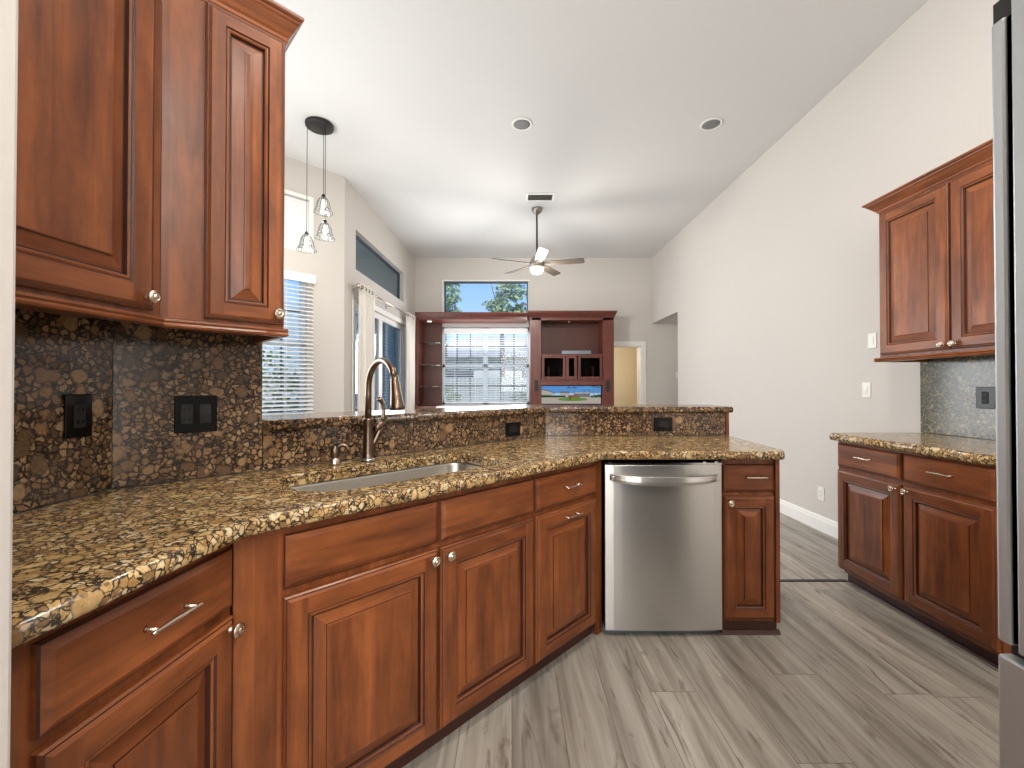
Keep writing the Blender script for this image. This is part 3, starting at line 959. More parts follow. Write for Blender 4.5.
o = bpy.data.objects.new('basin', me); COL.objects.link(o); o.parent = sk
MB().lathe([(.045, 0), (.045, .003), (.03, .004), (.025, -.004), (0, -.004)], 20, mat=Matrix.Translation((0.05, .05, ZK0 - .2115))).build('drain', M['chrome'], sk)

fx, fy = D(.862, -1.742)
fc = empty('kitchen_faucet', (fx, fy, ZK1), radians(-45), 'tall bronze toned gooseneck pull-down faucet behind the sink', 'faucet')
# local +x = towards cook (1,-1)/sqrt2 ; local +y = along +u
MB().lathe([(0, 0), (.029, 0), (.030, .004), (.026, .01), (.0245, .035), (.0215, .07), (.020, .12), (.0205, .165), (.0225, .178), (.0225, .183), (.015, .187), (0, .187)], 28).build('body', M['faucet'], fc)
pts = [(0, 0, .185), (0, 0, .29)]
rr = [.0145, .0138]
R = .114
for i in range(1, 15):
    a = pi * i / 15 * .93
    pts.append((R - R * cos(a), 0, .315 + R * 1.0 * sin(a)))
    rr.append(.0135)
MB().tube(pts, rr, 18).build('gooseneck', M['faucet'], fc)
lx, lz = pts[-1][0], pts[-1][2]
MB().tube([(lx - .001, 0, lz + .004), (lx + .004, 0, lz - .02), (lx + .012, 0, lz - .06), (lx + .019, 0, lz - .10), (lx + .027, 0, lz - .128), (lx + .0275, 0, lz - .133)], [.0150, .0170, .0205, .0255, .030, .026], 22).build('spray_head', M['faucet'], fc)
mb = MB().tube([(0, .008, .045), (0, .032, .085), (0, .052, .125), (0, .060, .145)], [.010, .014, .017, .018], 14)
mb.tube([(0, .030, .128), (0, .044, .142), (0, .072, .168)], [.014, .020, .020], 18)
mb.build('handle_base', M['faucet'], fc)
MB().tube([(0, .064, .158), (0, .072, .185), (-.002, .073, .215), (-.004, .070, .245), (-.006, .062, .262), (-.006, .048, .268)], [.012, .0085, .008, .009, .012, .0115], 12).build('lever', M['faucet'], fc)
MB().lathe([(.0295, 0), (.031, .001), (.031, .012), (.0265, .0135)], 28).build('base_ring', M['chrome'], fc)

sx, sy = D(.722, -1.752)
sd = empty('soap_dispenser', (sx, sy, ZK1), radians(10), 'short metal soap dispenser pump left of the faucet', 'soap dispenser')
MB().lathe([(0, 0), (.021, 0), (.023, .003), (.022, .008), (.021, .024), (.017, .030), (0, .030)], 20).build('base_ring', M['nickel'], sd)
MB().lathe([(.016, .030), (.019, .036), (.018, .050), (.019, .062), (.015, .074), (.008, .080), (0, .081)], 20).build('pump_body', M['faucet'], sd)
MB().tube([(0, 0, .062), (.016, 0, .078), (.032, 0, .082), (.046, 0, .076), (.054, 0, .062), (.057, 0, .050)], [.012, .011, .010, .009, .008, .0072], 12).build('spout', M['faucet'], sd)

# ------------------------------------------------------------------ wall cabinets
def crown_prof(h=.075, p=.062, z=2.39):
    """(y,z) profile, y negative outward from face frame"""
    return [(.02, z), (-.004, z), (-.006, z + .004), (-.010, z + .006), (-.011, z + .014), (-.018, z + .020), (-.030, z + .034), (-.043, z + .050), (-.049, z + .055), (-.051, z + .060), (-.058, z + .063), (-p, z + .067), (-p, z + h), (.02, z + h)]
def sweep(mb, prof, path, mi=0):
    """path: plan points (x,y) with inner side = left of direction; prof (out,z) where out<0 is outwards(right of dir)"""
    P = [Vector(p) for p in path]; n = len(P); m = len(prof)
    vs = []
    for i in range(n):
        d1 = (P[i] - P[i - 1]).normalized() if i > 0 else (P[1] - P[0]).normalized()
        d2 = (P[i + 1] - P[i]).normalized() if i < n - 1 else d1
        if i == 0: d1 = d2
        n1 = Vector((d1.y, -d1.x)); n2 = Vector((d2.y, -d2.x))
        mt = (n1 + n2).normalized(); k = 1 / max(.3, mt.dot(n1))
        for y, z in prof:
            q = P[i] + mt * (-y) * k
            vs.append((q.x, q.y, z))
    fs = []
    for i in range(n - 1):
        for k in range(m):
            j = (k + 1) % m
            fs.append((i * m + k, i * m + j, (i + 1) * m + j, (i + 1) * m + k))
    fs.append(tuple(range(m))); fs.append(tuple(range((n - 1) * m, n * m)))
    mb.add(vs, fs, mi)
RAIL = [(.02, 1.418), (-.012, 1.418), (-.022, 1.421), (-.025, 1.426), (-.018, 1.432), (-.024, 1.437), (-.020, 1.444), (.02, 1.446)]

# left wall cabinet: door face X=-.945 -> frame X=-.9665
XU = -.945 - FY
uc = empty('wall_cabinet', (XU - .0528, 1.175 - FY * .414 - .6037, 0), radians(85), 'large cherry wall cabinet at the upper left, cut by the picture edge', 'cabinet')
yj = 1.175 - FY * .414 + .0
WL = yj - .56
MB().box(0, WL - .002, 0, .245, 1.446, 2.42).build('cabinet_body', M['wood_v'], uc)
door(uc, .03, 1.132 - .56, 1.456, 2.385, fw=.062, knob_at=(1.106 - .56, 1.487))
cm = MB(); sweep(cm, [(y * .72, 2.39 + (z - 2.39) * 1.15) for y, z in crown_prof()], [(0, 0), (WL, 0)]); cm.build('crown_molding', M['wood_h'], uc)
cm = MB(); sweep(cm, [(y * .5, z) for y, z in RAIL], [(0, 0), (WL, 0)]); cm.build('light_rail', M['wood_h'], uc)
# diagonal wall cabinet
fv = -2.12 * C - FY      # frame plane v
ua, ub = (XU + yj) * C, (-.737 + 1.383) * C
x, y = D(ua + 0.0, fv)
uc = empty('wall_cabinet', (x, y, 0), radians(45), 'narrow diagonal cherry wall cabinet with one slim raised panel door beside the nook window', 'cabinet')
WD = ub - ua
dep = -1.844 + .0195 - fv
MB().prism([(0.001, 0), (WD, 0), (WD, .312), (0.13, .312), (0.001, .08)], 1.446, 2.42).build('cabinet_body', M['wood_v'], uc)
door(uc, WD - .217, WD - .003, 1.456, 2.385, fw=.048, knob_at=(WD - .026, 1.487))
cm = MB(); sweep(cm, [(y * .72, 2.39 + (z - 2.39) * 1.15) for y, z in crown_prof()], [(0, 0), (WD, 0), (WD, .29)]); cm.build('crown_molding', M['wood_h'], uc)
cm = MB(); sweep(cm, [(y * .5, z) for y, z in RAIL], [(0, 0), (WD, 0), (WD, .29)]); cm.build('light_rail', M['wood_h'], uc)
# right wall cabinet
uc = empty('wall_cabinet', (2.38 + FY, 2.77, 0), radians(-90), 'two-door cherry wall cabinet on the right wall under a crown molding', 'cabinet')
MB().box(0, .93, 0, .30, 1.446, 2.42).build('cabinet_body', M['wood_v'], uc)
door(uc, .015, .450, 1.462, 2.375, fw=.058, knob_at=(.425, 1.490))
door(uc, .462, .915, 1.462, 2.375, fw=.058, knob_at=(.487, 1.490))
cm = MB(); sweep(cm, crown_prof(), [(0, .30), (0, 0), (.93, 0)]); cm.build('crown_molding', M['wood_h'], uc)
cm = MB(); sweep(cm, RAIL, [(0, .30), (0, 0), (.93, 0)]); cm.build('light_rail', M['wood_h'], uc)

# ------------------------------------------------------------------ electrical plates
def plate(name, loc, rz, w, h, body, label, kind, cat, group=None, holes=True):
    r = empty(name, loc, rz, label, cat, group)
    MB().box(-w / 2, w / 2, -.007, -.0005, -h / 2, h / 2).build('cover_plate', body, r, bevel=.003)
    ins = M['black_matte'] if body is M['black'] else body
    sl = M['black'] if body is M['black'] else M['vent_grey']
    for cx, typ in kind:
        if typ == 'outlet':
            mb = MB().box(cx - .017, cx + .017, -.010, -.006, -.034, .034)
            o = mb.build('receptacle', ins, r, bevel=.002)
            for z in (-.017, .017):
                MB().box(cx - .008, cx - .005, -.0112, -.0098, z - .005, z + .005).build('slot', sl, o)
                MB().box(cx + .005, cx + .008, -.0112, -.0098, z - .004, z + .004).build('slot', sl, o)
        elif typ == 'houtlet':
            mb = MB().box(cx - .034, cx + .034, -.010, -.006, -.017, .017)
            o = mb.build('receptacle', ins, r, bevel=.002)
            for xx in (-.017, .017):
                MB().box(cx + xx - .005, cx + xx + .005, -.0112, -.0098, .005, .008).build('slot', sl, o)
                MB().box(cx + xx - .004, cx + xx + .004, -.0112, -.0098, -.008, -.005).build('slot', sl, o)
        else:
            mb = MB().extrude_profile([(-.006, -.033), (-.0085, -.033), (-.012, .0), (-.0085, .033), (-.006, .033)], cx - .016, cx + .016)
            mb.build('rocker', ins, r)
    return r
plate('wall_outlet', (-1.25, 1.222, 1.170), radians(90), .078, .125, M['black'], 'single black outlet on the left granite backsplash', [(0, 'outlet')], 'outlet')
ox, oy = D((-1.143 + 1.437) * C / 1 + .061, -1.824)
plate('wall_outlet', (ox, oy, 1.160), radians(45), .122, .128, M['black'], 'wide black outlet and switch plate on the diagonal granite backsplash', [(-.026, 'outlet'), (.026, 'rocker')], 'outlet')
ox, oy = D(2.583 * C, -1.824)
ox, oy = (.0025, 2.5825)
plate('wall_outlet', (ox, oy, 1.000), radians(45), .125, .085, M['black'], 'small black outlet on the low splash at the middle of the bar', [(0, 'houtlet')], 'outlet')
plate('wall_outlet', (.993, 2.80, 1.012), 0, .125, .09, M['black'], 'small black outlet on the low splash above the dishwasher', [(0, 'houtlet')], 'outlet')
plate('wall_outlet', (XR - .021, 2.41, 1.195), radians(-90), .10, .125, M['black'], 'black outlet on the greenish backsplash at the right', [(0, 'outlet')], 'outlet')
plate('light_switch', (XR, 3.245, 1.235), radians(-90), .075, .115, M['plate_white'], 'white wall switch left of the right countertop', [(0, 'rocker')], 'switch')
plate('light_switch', (XR, 3.19, 1.605), radians(-90), .075, .115, M['plate_white'], 'upper white wall switch beside the right wall cabinet', [(0, 'rocker')], 'switch')
plate('wall_outlet', (XR, 3.73, .325), radians(-90), .075, .118, M['plate_white'], 'white outlet low on the right wall above the baseboard', [(0, 'outlet')], 'outlet')
plate('light_switch', (3.21, YB, 1.50), 0, .08, .12, M['plate_white'], 'small switch on the far hall wall inside the opening', [(0, 'rocker')], 'switch')
plate('wall_outlet', (2.35, 10.2, 1.19), 0, .08, .12, M['plate_white'], 'tiny plate on the beige wall beyond the doorway', [(0, 'rocker')], 'switch')

# ------------------------------------------------------------------ refrigerator (only its far edge is in view)
fr = empty('refrigerator', (.737, .65, 0), 0, 'stainless steel refrigerator at the right picture edge', 'refrigerator')
MB().box(.06, .80, -.90, -.004, .02, 1.80).build('cabinet_body', M['bronze'], fr)
MB().box(.0, .055, -.019, 0, .868, 1.808).build('door', M['steel_fridge'], fr, bevel=.004)
MB().box(.012, .055, -.027, -.019, .868, 1.83).build('door_gap', M['black_matte'], fr)
MB().box(.0, .055, -.90, -.0265, .862, 1.83).build('door', M['steel_fridge'], fr, bevel=.003)
MB().box(.0, .055, -.90, 0, .05, .848).build('freezer_drawer', M['steel_fridge'], fr, bevel=.004)
MB().box(.02, .06, -.90, -.002, .846, .87).build('gasket', M['black_matte'], fr)
MB().box(.005, .07, -.03, -.0, 1.806, 1.84).build('hinge_cover', M['black_matte'], fr)

# ------------------------------------------------------------------ pendant light
pc = (-1.84, 4.04)
pl = empty('pendant_light', (pc[0], pc[1], ZC), 0, 'three-cord pendant light with clear ribbed glass shades over the nook', 'pendant light')
MB().lathe([(0, 0), (.125, 0), (.128, -.006), (.126, -.028), (.118, -.034), (0, -.036)], 40).build('canopy', M['bronze'], pl)
for k, (dx, dy, zt) in enumerate(((-.118, .0, 2.70), (.018, .05, 3.08), (.072, -.035, 2.80))):
    zz = zt - ZC
    MB().tube([(dx, dy, -.03), (dx, dy, zz + .03)], .0028, 6).build('cord', M['bronze'], pl)
    h = MB().lathe([(0, zz + .045), (.008, zz + .043), (.017, zz + .03), (.019, zz), (.016, zz - .012), (0, zz - .012)], 18, mat=Matrix.Translation((dx, dy, 0))).build('lamp_holder', M['bronze'], pl)
    # bell shade: ribbed clear glass with wire ribs
    mb = MB()
    prof = [(.020, .012), (.038, -.004), (.054, -.035), (.062, -.075), (.070, -.105), (.088, -.138)]
    mb.lathe([(r, zz + z) for r, z in prof] , 32, mat=Matrix.Translation((dx, dy, 0)))
    # leave it open: drop caps
    mb.f = mb.f[:-2]; mb.mi = mb.mi[:-2]; mb.sm = mb.sm[:-2]
    sh = mb.build('lamp_shade', M['glass_clear'], pl)
    mb = MB()
    for i in range(12):
        a = 2 * pi * i / 12
        mb.tube([(dx + r * cos(a), dy + r * sin(a), zz + z) for r, z in prof], .0018, 5)
    for r, z in (prof[0], prof[4], prof[5]):
        ring = [(dx + r * cos(2 * pi * i / 24), dy + r * sin(2 * pi * i / 24), zz + z) for i in range(25)]
        mb.tube(ring, .0018, 5)
    mb.build('shade_ribs', M['bronze'], sh)
    bl = MB().lathe([(.008, zz - .012), (.010, zz - .03), (.017, zz - .055), (.019, zz - .070), (.015, zz - .085), (.007, zz - .092), (0, zz - .093)], 18, mat=Matrix.Translation((dx, dy, 0))).build('light_bulb', M['bulb'], pl)
    lamp('pendant_bulb_glow', 'POINT', (pc[0] + dx, pc[1] + dy, zt - .13), 7, (1.0, 0.93, 0.82), shadow_soft_size=.03)

# ------------------------------------------------------------------ ceiling fan
fan = empty('ceiling_fan', (.35, 5.95, ZC), 0, 'five-blade ceiling fan with a lit bowl on a long downrod', 'ceiling fan')
MB().lathe([(0, 0), (.075, 0), (.075, -.02), (.06, -.05), (.035, -.075), (.02, -.08), (0, -.08)], 28).build('ceiling_canopy', M['fan_metal'], fan)
MB().tube([(0, 0, -.07), (0, 0, -.70)], .013, 12).build('downrod', M['bronze'], fan)
MB().lathe([(0, -.66), (.03, -.665), (.06, -.69), (.085, -.72), (.105, -.76), (.108, -.80), (.095, -.83), (0, -.83)], 32).build('motor_housing', M['fan_metal'], fan)
for k, a in enumerate((58, -14, 274, 202, 130)):
    ca = radians(a)
    mb = MB()
    t = radians(-13)
    n_ = 8
    out = [(.09, -.045), (.2, -.056), (.62, -.066), (.66, -.05), (.66, .05), (.62, .066), (.2, .056), (.09, .045)]
    zb = -.775
    vs = []
    for s in (0.0, -.007):
        for r, w in out:
            vs.append((r, w * cos(t), zb + s + w * sin(t)))
    fs = [tuple(range(8)), tuple(reversed(range(8, 16)))] + [(i, (i + 1) % 8, 8 + (i + 1) % 8, 8 + i) for i in range(8)]
    mb.add(vs, fs)
    bo = mb.build('blade', M['fan_blade'], fan); bo.rotation_euler = (0, 0, ca)
    br = MB().box(.07, .18, -.02, .02, zb - .016, zb - .004).build('blade_bracket', M['fan_metal'], bo)
MB().lathe([(0, -.93), (.03, -.928), (.065, -.915), (.09, -.885), (.098, -.85), (.098, -.832), (0, -.83)], 32).build('light_bowl', M['bowl'], fan)
lamp('fan_bowl_glow', 'POINT', (.35, 5.95, ZC - 1.0), 62, (1.0, 0.93, 0.84), shadow_soft_size=.12)

# ceiling discs and vent
for (x, y, lab) in ((.095, 4.03, 'round grey ceiling speaker left of centre, above the bar'), (1.90, 4.03, 'round grey ceiling speaker nearer the right wall')):
    r = empty('ceiling_speaker', (x, y, ZC), 0, lab, 'ceiling speaker', 'round ceiling speakers')
    MB().lathe([(.078, -.001), (.100, -.001), (.100, -.006), (.094, -.010), (.080, -.010), (.078, -.001)], 36, caps=False).build('trim_ring', M['plate_white'], r)
    MB().lathe([(0, -.001), (.082, -.001), (.082, -.007), (.04, -.009), (0, -.009)], 36).build('grille', M['grey_disc'], r)
vt = empty('ceiling_vent', (.37, 5.58, ZC), 0, 'rectangular white air vent on the ceiling near the fan', 'air vent')
mb = MB().box(-.19, .19, -.11, -.085, -.012, 0).box(-.19, .19, .085, .11, -.012, 0).box(-.19, -.16, -.085, .085, -.012, 0).box(.16, .19, -.085, .085, -.012, 0)
mb.build('vent_frame', M['white'], vt)
MB().box(-.16, .16, -.085, .085, -.003, -.001).build('vent_back', M['vent_grey'], vt)
mb = MB()
for i in range(6):
    y = -.075 + i * .03
    mb.extrude_profile([(y - .012, -.012), (y + .006, -.003), (y + .008, -.004), (y - .010, -.013)], -.16, .16)
mb.build('louvers', M['vent_grey'], vt)

# ------------------------------------------------------------------ curtains and rod
lang = math.atan2(lwd.y, lwd.x)
def wl(s, off):   # point on left wall, off = into the room
    p = LWA + lwd * s + Vector((lwd.y, -lwd.x)) * off
    return p
ZR = 2.51
p0, p1 = wl(.20, .11), wl(2.74, .11)
rod = empty('curtain_rod', (p0.x, p0.y, ZR), lang, 'metal curtain rod with ball finial above the patio door', 'curtain rod')
Lr = (p1 - p0).length
MB().tube([(0, 0, 0), (Lr, 0, 0)], .011, 10).build('pole', M['nickel'], rod)
for x, s in ((-.0, -1), (Lr, 1)):
    MB().lathe([(0, 0), (.012, 0), (.014, .012), (.026, .022), (.030, .038), (.026, .054), (.012, .062), (0, .064)], 16, mat=Matrix.Translation((x, 0, 0)) @ Matrix.Rotation(radians(90 * s), 4, 'Y')).build('finial', M['nickel'], rod)
for x in (.06, Lr * .5, Lr - .06):
    MB().box(x - .008, x + .008, 0, .11, -.008, .004).box(x - .02, x + .02, .104, .11, -.04, .03).build('bracket', M['nickel'], rod)
def curtain(s0, s1, waves, label, zb=.03):
    p = wl(s0, .11)
    r = empty('curtain', (p.x, p.y, 0), lang, label, 'curtain', None)
    L = s1 - s0; nx = waves * 12; nz = 8
    mb = MB(); vs = []; fs = []
    for j in range(nz + 1):
        z = zb + (ZR + .05 - zb) * j / nz
        for i in range(nx + 1):
            t = i / nx
            amp = .035 * (1 + .3 * sin(3 * t + j * .4))
            vs.append((t * L + .006 * sin(j * 1.3 + t * 9), amp * sin(2 * pi * waves * t), z))
    for j in range(nz):
        for i in range(nx):
            a = j * (nx + 1) + i
            fs.append((a, a + 1, a + nx + 2, a + nx + 1))
    mb.add(vs, fs, 0, True)
    o = mb.build('cloth', M['curtain'], r, fix=False)
    so = o.modifiers.new('s', 'SOLIDIFY'); so.thickness = .003
    for k in range(waves):
        mb = MB()
        x = (k + .25) * L / waves
        a = [(x + .0, .024 * cos(q * pi / 8), ZR - ZR * 0 + .024 * sin(q * pi / 8)) for q in range(17)]
        mb.tube([(p_[0], p_[1] + .0, p_[2]) for p_ in a], .004, 6)
        mb.build('grommet', M['bronze'], r)
    return r
curtain(.22, .66, 4, 'white curtain panel on the near side of the patio door')
curtain(2.26, 2.69, 4, 'white curtain panel on the far side beside the media wall unit')

# ------------------------------------------------------------------ media wall
YF = 7.75       # front of the media units
def bxz(px, Y): return (px - 512) / (F_PX / Y)
# tower on the right
mt = empty('media_tower', (.33, YF, 0), 0, 'dark cherry media tower with open niche, glass doors and a television bay', 'media cabinet')
W = 1.53; dpt = YB - YF - .002
mb = MB()
mb.box(0, .02, 0, dpt, 0, 2.54).box(W - .02, W, 0, dpt, 0, 2.54)
mb.box(.02, .20, 0.0, .02, 0, 2.54).box(W - .20, W - .02, 0.0, .02, 0, 2.54)
mb.box(.185, .20, .02, dpt, .92, 2.54).box(W - .20, W - .185, .02, dpt, .92, 2.54)
mb.build('side_pilasters', M['media_v'], mt)
mb = MB().box(.02, W - .02, 0, dpt, 2.49, 2.54).box(.2, W - .2, .0, dpt, 1.845, 1.87).box(.2, W - .2, .0, dpt, 1.39, 1.41).box(.2, W - .2, 0, .03, 1.30, 1.39).box(.2, W - .2, .0, dpt, .87, .93)
mb.build('rails_and_shelves', M['media_h'], mt)
MB().box(.2, W - .2, dpt - .015, dpt, .93, 2.49).build('back_panel', M['media_dark'], mt)
cm = MB(); sweep(cm, [(.02, 2.53), (-.005, 2.53), (-.01, 2.55), (-.025, 2.58), (-.045, 2.62), (-.05, 2.64), (-.05, 2.655), (.02, 2.655)], [(0, dpt), (0, 0), (W, 0), (W, dpt)]); cm.build('crown_molding', M['media_h'], mt)
MB().box(.0, W, 0.0, dpt, 2.64, 2.65).build('top_board', M['media_h'], mt)
def glass_door(x0, x1, z0, z1, fw=.045):
    mb = MB().box(x0, x0 + fw, -.018, 0, z0, z1).box(x1 - fw, x1, -.018, 0, z0, z1).box(x0 + fw, x1 - fw, -.018, 0, z0, z0 + fw).box(x0 + fw, x1 - fw, -.018, 0, z1 - fw, z1)
    o = mb.build('glass_door', M['media_v'], mt, bevel=.003)
    MB().box(x0 + fw, x1 - fw, -.010, -.006, z0 + fw, z1 - fw).build('glass_pane', M['glass_dark'], o)
glass_door(.215, .645, 1.412, 1.843)
glass_door(.655, .855, 1.412, 1.843, .05)
glass_door(.875, 1.315, 1.412, 1.843)
MB().box(.20, 1.33, .20, .215, 1.41, 1.845).build('inner_back', M['black_matte'], mt)
for x in (.06, W - .165):
    MB().box(x, x + .105, -.012, 0, 1.17, 1.41).build('speaker_frame', M['media_v'], mt)
    MB().box(x + .02, x + .085, -.016, -.012, 1.19, 1.39).build('speaker_grille', M['black_matte'], mt)
MB().lathe([(0, 0), (.035, 0), (.035, -.008), (0, -.008)], 16, mat=Matrix.Translation((W / 2 - .02, .2, 2.49))).build('puck_light', M['nickel'], mt)
mb = MB()
add_panel(mb, .21, .75, .10, .85, door_prof(.05), fw=4); add_panel(mb, .78, 1.32, .10, .85, door_prof(.05), fw=4)
mb.build('lower_doors', [M['media_v'], M['media_h']], mt)

# shelf tower left and header over the window
ms = empty('window_bookcase', (-1.735, YF, 0), 0, 'dark cherry shelf unit and header framing the large family room window', 'bookcase')
mb = MB().box(0, .02, 0, dpt, .93, 2.54).box(-.03, .0, 0, .02, .93, 2.54)
mb.build('side_panel', M['media_v'], ms)
MB().box(.02, .385, dpt - .015, dpt, .93, 2.50).build('back_panel', M['media_dark'], ms)
MB().box(.0, 2.012, 0, .025, 2.50, 2.56).box(.0, 2.012, .025, dpt, 2.50, 2.515).build('header', M['media_h'], ms)
cm = MB(); sweep(cm, [(.02, 2.55), (-.005, 2.55), (-.02, 2.58), (-.035, 2.61), (-.035, 2.63), (.02, 2.63)], [(-.03, 0), (2.005, 0)]); cm.build('crown_molding', M['media_h'], ms)
mb = MB()
for z in (2.09, 1.67, 1.27):
    o = MB().add([(.02, .44, z), (.02, .04, z), (.18, .06, z), (.32, .16, z), (.375, .30, z), (.375, .44, z),
              (.02, .44, z + .01), (.02, .04, z + .01), (.18, .06, z + .01), (.32, .16, z + .01), (.375, .30, z + .01), (.375, .44, z + .01)],
             [tuple(range(6)), tuple(range(6, 12))] + [(i, (i + 1) % 6, 6 + (i + 1) % 6, 6 + i) for i in range(6)]).build('glass_shelf', M['glass_clear'], ms)
MB().lathe([(0, 0), (.04, 0), (.04, -.01), (0, -.01)], 16, mat=Matrix.Translation((.19, .2, 2.50))).build('puck_light', M['bowl'], ms)
# base cabinet under the window with ledge
bc = empty('window_base_cabinet', (-1.70, 7.55, 0), 0, 'low cherry cabinet with a white ledge under the family room window', 'cabinet')
MB().box(0, 2.02, .02, .66, 0, .88).build('cabinet_body', M['media_v'], bc)
MB().box(-.01, .352, .0, .66, .88, .925).build('side_ledge', M['media_h'], bc)
mb = MB()
for i in range(4):
    mb.box(.356 + i * .416, .768 + i * .416, 0, .66, .88, .925)
mb.build('white_ledge', M['tile'], bc)
mb = MB()
for i in range(4):
    add_panel(mb, .02 + i * .50, .50 + i * .50, .10, .86, door_prof(.05), fw=4, y0=.02)
mb.build('lower_doors', [M['media_v'], M['media_h']], bc)

# television with a street picture on the screen
tv = empty('television', (.33 + W / 2, YF + .12, .955), 0, 'flat television showing a sunny street picture in the media tower', 'television')
MB().box(-.555, .555, 0, .04, 0, .335).build('bezel', M['black'], tv, bevel=.004)
E = lambda n, c, s=.85: emit(n, c, s)
scm = [E('screen_sky', (92, 150, 214)), E('screen_horizon', (176, 206, 232)), E('screen_road', (178, 170, 160)), E('screen_grass', (104, 138, 66)), E('screen_house', (176, 172, 166)), E('screen_roof', (112, 116, 124)), E('screen_tree', (52, 78, 44)), E('screen_mulch', (150, 92, 62)), E('screen_trunk', (120, 112, 96))]
mb = MB()
def spoly(pts, mi, lay): mb.add([(x, -.001 - lay * .0004, z) for x, z in pts], [tuple(range(len(pts)))], mi)
def sell(cx, cz, rx, rz, mi, lay, seg=20): spoly([(cx + rx * cos(2 * pi * i / seg), cz + rz * sin(2 * pi * i / seg)) for i in range(seg)], mi, lay)
spoly([(-.55, .20), (.55, .20), (.55, .33), (-.55, .33)], 0, 0)
spoly([(-.55, .12), (.55, .12), (.55, .20), (-.55, .20)], 1, 0)
spoly([(-.55, .005), (.55, .005), (.55, .13), (-.55, .13)], 2, 1)
spoly([(-.55, .12), (-.10, .12), (-.10, .155), (-.55, .165)], 6, 3)
spoly([(-.55, .15), (-.40, .15), (-.30, .19), (-.42, .235), (-.55, .26)], 4, 2)
spoly([(-.55, .26), (-.42, .235), (-.30, .19), (-.28, .20), (-.40, .25), (-.55, .28)], 5, 3)
spoly([(-.20, .15), (-.05, .15), (-.05, .205), (-.20, .205)], 4, 2)
spoly([(-.24, .20), (-.02, .20), (-.06, .235), (-.20, .235)], 5, 3)
spoly([(.05, .13), (.35, .13), (.35, .19), (.05, .19)], 5, 3)
spoly([(.02, .19), (.38, .19), (.33, .215), (.08, .215)], 4, 4)
spoly([(-.10, .115), (.18, .115), (.08, .165), (-.02, .165)], 7, 5)
sell(.03, .085, .28, .032, 3, 6)
spoly([(.36, .12), (.55, .12), (.55, .18), (.36, .15)], 6, 5)
for (tx, th, rr_) in ((.06, .30, .075), (-.04, .30, .06), (.24, .245, .03), (.33, .25, .028), (.42, .32, .07), (.50, .30, .05)):
    spoly([(tx - .006, .12), (tx + .006, .12), (tx + .004, th), (tx - .004, th)], 8, 7)
    for q in range(7):
        a = pi * (q / 6.0) * 1.3 - .45
        ex, ez = tx + rr_ * cos(a), min(.33, th + rr_ * .5 * sin(a))
        spoly([(tx - .004, th), (tx + .004, min(.33, th + .008)), (ex, ez)], 6, 8)
spoly([(-.03, .07), (-.012, .07), (-.012, .16), (-.03, .16)], 6, 8)
mb.build('screen', scm, tv, fix=False)
o = MB().box(-.27, .27, 0, .09, 0, .07).build('sound_bar', M['dwgrey'], loc=(1.19, YF + .06, 1.871), bevel=.01)
tag(o, 'grey sound bar on the shelf of the media tower niche', 'sound bar')
for i, (x, h, t, m) in enumerate(((.50, .17, .022, 'book'), (.53, .19, .018, 'bookdark'), (.60, .23, .025, 'book'), (.29 + 1.0, .20, .02, 'bookdark'), (.42 + 1.0, .24, .02, 'book'), (.34 + 1.0, .17, .02, 'bookdark'))):
    labs = ('shortest pale disc case behind the left glass door of the tower', 'dark disc case behind the left glass door', 'tallest pale case behind the left glass door', 'dark case at the left behind the right glass door', 'tall pale case behind the right glass door of the tower', 'short dark case in the middle behind the right glass door')
    o = MB().box(0, t, 0, .12, 0, h).build('disc_case', M[m], loc=(x + .06, YF + .03, 1.4105))
    tag(o, labs[i], 'disc case')

# ------------------------------------------------------------------ outside
tag(MB().box(-40, 40, YB + .3, 60, -.30, -.12).build('lawn', M['grass']), kind='structure')
tag(MB().box(-40, -3.7, -10, YB + .3, -.30, -.12).build('side_lawn', M['grass']), kind='structure')
tag(MB().box(-7.0, -2.2, 5.3, YB + 2, -.12, -.02).build('patio_floor', M['patio']), kind='structure')
# covered patio beyond the left wall
tag(MB().box(-3.9, -2.25, 5.6, 11.5, 3.55, 3.7).build('patio_ceiling', M['lanai']), kind='structure')
tag(MB().box(-6.4, -2.05, 11.4, 11.5, -.12, 3.55).build('patio_wall', M['lanai']), kind='structure')
tag(MB().box(-4.6, -3.2, 11.36, 11.40, 1.0, 3.0).box(-4.7, -3.1, 11.37, 11.395, .9, 3.1).build('patio_window', M['sash']), kind='structure')
# neighbour house
nh = empty('neighbour_house', (-4.5, 21, -.12), 0, 'pale neighbouring house with a grey roof beyond the fence', 'house')
MB().box(0, 9, 0, 6, 0, 2.9).build('house_walls', M['stucco'], nh)
MB().add([(-.5, -.5, 2.85), (9.5, -.5, 2.85), (9.5, 6.5, 2.85), (-.5, 6.5, 2.85), (2.2, 3, 4.3), (6.8, 3, 4.3)], [(0, 1, 5, 4), (1, 2, 5), (2, 3, 4, 5), (3, 0, 4), (0, 3, 2, 1)]).build('roof', M['roof'], nh)
mb = MB().box(1.2, 2.6, -.03, .0, 1.0, 2.2).box(5.0, 6.6, -.03, .0, 1.0, 2.2); mb.build('house_windows', M['muntin'], nh)
fe = empty('garden_fence', (-9, 15, -.12), 0, 'weathered board fence behind the family room window', 'fence')
mb = MB()
for i in range(120):
    mb.box(i * .15, i * .15 + .135, 0, .02, .05, 1.75)
mb.build('fence_boards', M['fence'], fe)
MB().box(0, 18, .02, .06, .4, .5).box(0, 18, .02, .06, 1.4, 1.5).build('fence_rails', M['fence'], fe)

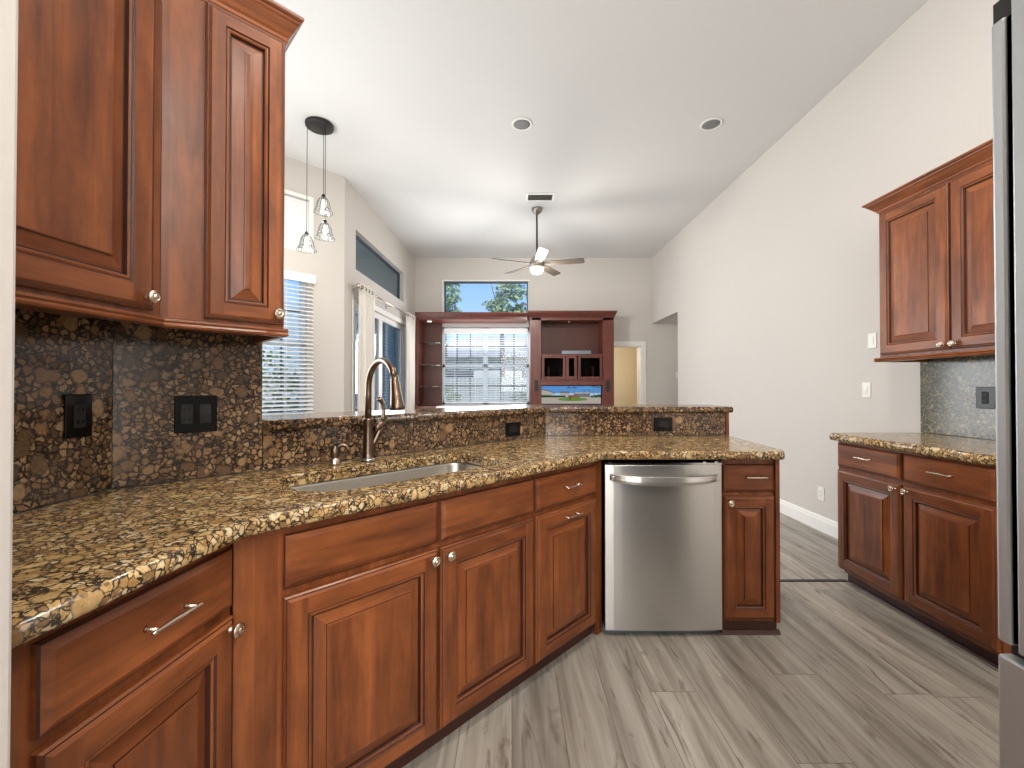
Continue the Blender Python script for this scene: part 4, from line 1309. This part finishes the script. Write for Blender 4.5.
def foliage(mb, c, r, n, leaf, rnd, squash=1.0, droop=0.0):
    for i in range(n):
        while True:
            p = Vector((rnd.uniform(-1, 1), rnd.uniform(-1, 1), rnd.uniform(-1, 1)))
            if .35 < p.length < 1: break
        p = Vector((p.x * r, p.y * r, p.z * r * squash)) + Vector(c)
        d = Vector((rnd.gauss(0, 1), rnd.gauss(0, 1), rnd.gauss(0, .6) - droop)).normalized() * leaf * rnd.uniform(.6, 1.3)
        s = d.cross(Vector((rnd.gauss(0, 1), rnd.gauss(0, 1), rnd.gauss(0, 1)))).normalized() * leaf * .28
        mb.add([p, p + d * .5 + s, p + d, p + d * .5 - s], [(0, 1, 2, 3)])
def tree(loc, h, crown, n, mat, label, seed, leaf=.18, squash=.8, clumps=5, trunk=.10, droop=0.3):
    rnd = random.Random(seed)
    r = empty('garden_tree', (loc[0], loc[1], -.12), 0, label, 'tree', 'trees outside the windows')
    mb = MB()
    mb.tube([(0, 0, 0), (.05, 0, h * .4), (-.03, .04, h * .8)], [trunk, trunk * .75, trunk * .4], 8)
    for k in range(5):
        a = rnd.uniform(0, 6.28)
        mb.tube([(0, 0, h * .55), (crown * .4 * cos(a), crown * .4 * sin(a), h * .78), (crown * .8 * cos(a), crown * .8 * sin(a), h * .9)], [trunk * .4, trunk * .25, trunk * .1], 6)
    mb.build('trunk', M['bark'], r)
    mb = MB()
    for k in range(clumps):
        a = rnd.uniform(0, 6.28); q = rnd.uniform(.2, .9) * crown
        foliage(mb, (q * cos(a), q * sin(a), h * rnd.uniform(.72, 1.02)), crown * rnd.uniform(.45, .7), n // clumps, leaf, rnd, squash, droop)
    mb.build('foliage', mat, r, fix=False)
    return r
tree((-2.7, 17.0), 5.9, .85, 1000, M['leaf_pale'], 'pale tree at the left of the transom above the media wall', 3, .22)
tree((-.4, 17.4), 6.2, .8, 800, M['leaf_pale'], 'sparse pale tree at the middle of the transom', 5, .22)
tree((1.6, 16.9), 5.8, .85, 1000, M['leaf'], 'greener tree at the right of the transom view', 8, .24)
def bush(loc, r_, h, n, mat, label, seed):
    rnd = random.Random(seed)
    r = empty('garden_shrub', (loc[0], loc[1], -.12), 0, label, 'shrub', 'shrubs outside the windows')
    mb = MB(); foliage(mb, (0, 0, h / 2), r_, n, .13, rnd, h / 2 / r_)
    mb.build('foliage', mat, r, fix=False)
    mb = MB()
    for k in range(5):
        a = k * 1.3
        mb.tube([(0, 0, 0), (r_ * .5 * cos(a), r_ * .5 * sin(a), h * .6)], [.03, .01], 6)
    mb.build('stems', M['bark'], r)
bush((-2.3, 13.8), .8, 1.5, 900, M['leaf'], 'green shrub at the left behind the family room blinds', 11)
bush((.5, 13.5), .7, 1.3, 800, M['leaf'], 'green shrub at the right behind the family room blinds', 12)
bush((-5.1, 8.4), 1.1, 2.2, 1600, M['leaf'], 'leafy shrub seen through the breakfast nook blinds', 13)
bush((-7.6, 9.9), 1.0, 2.0, 1200, M['leaf_pale'], 'paler shrub farther left outside the nook window', 14)
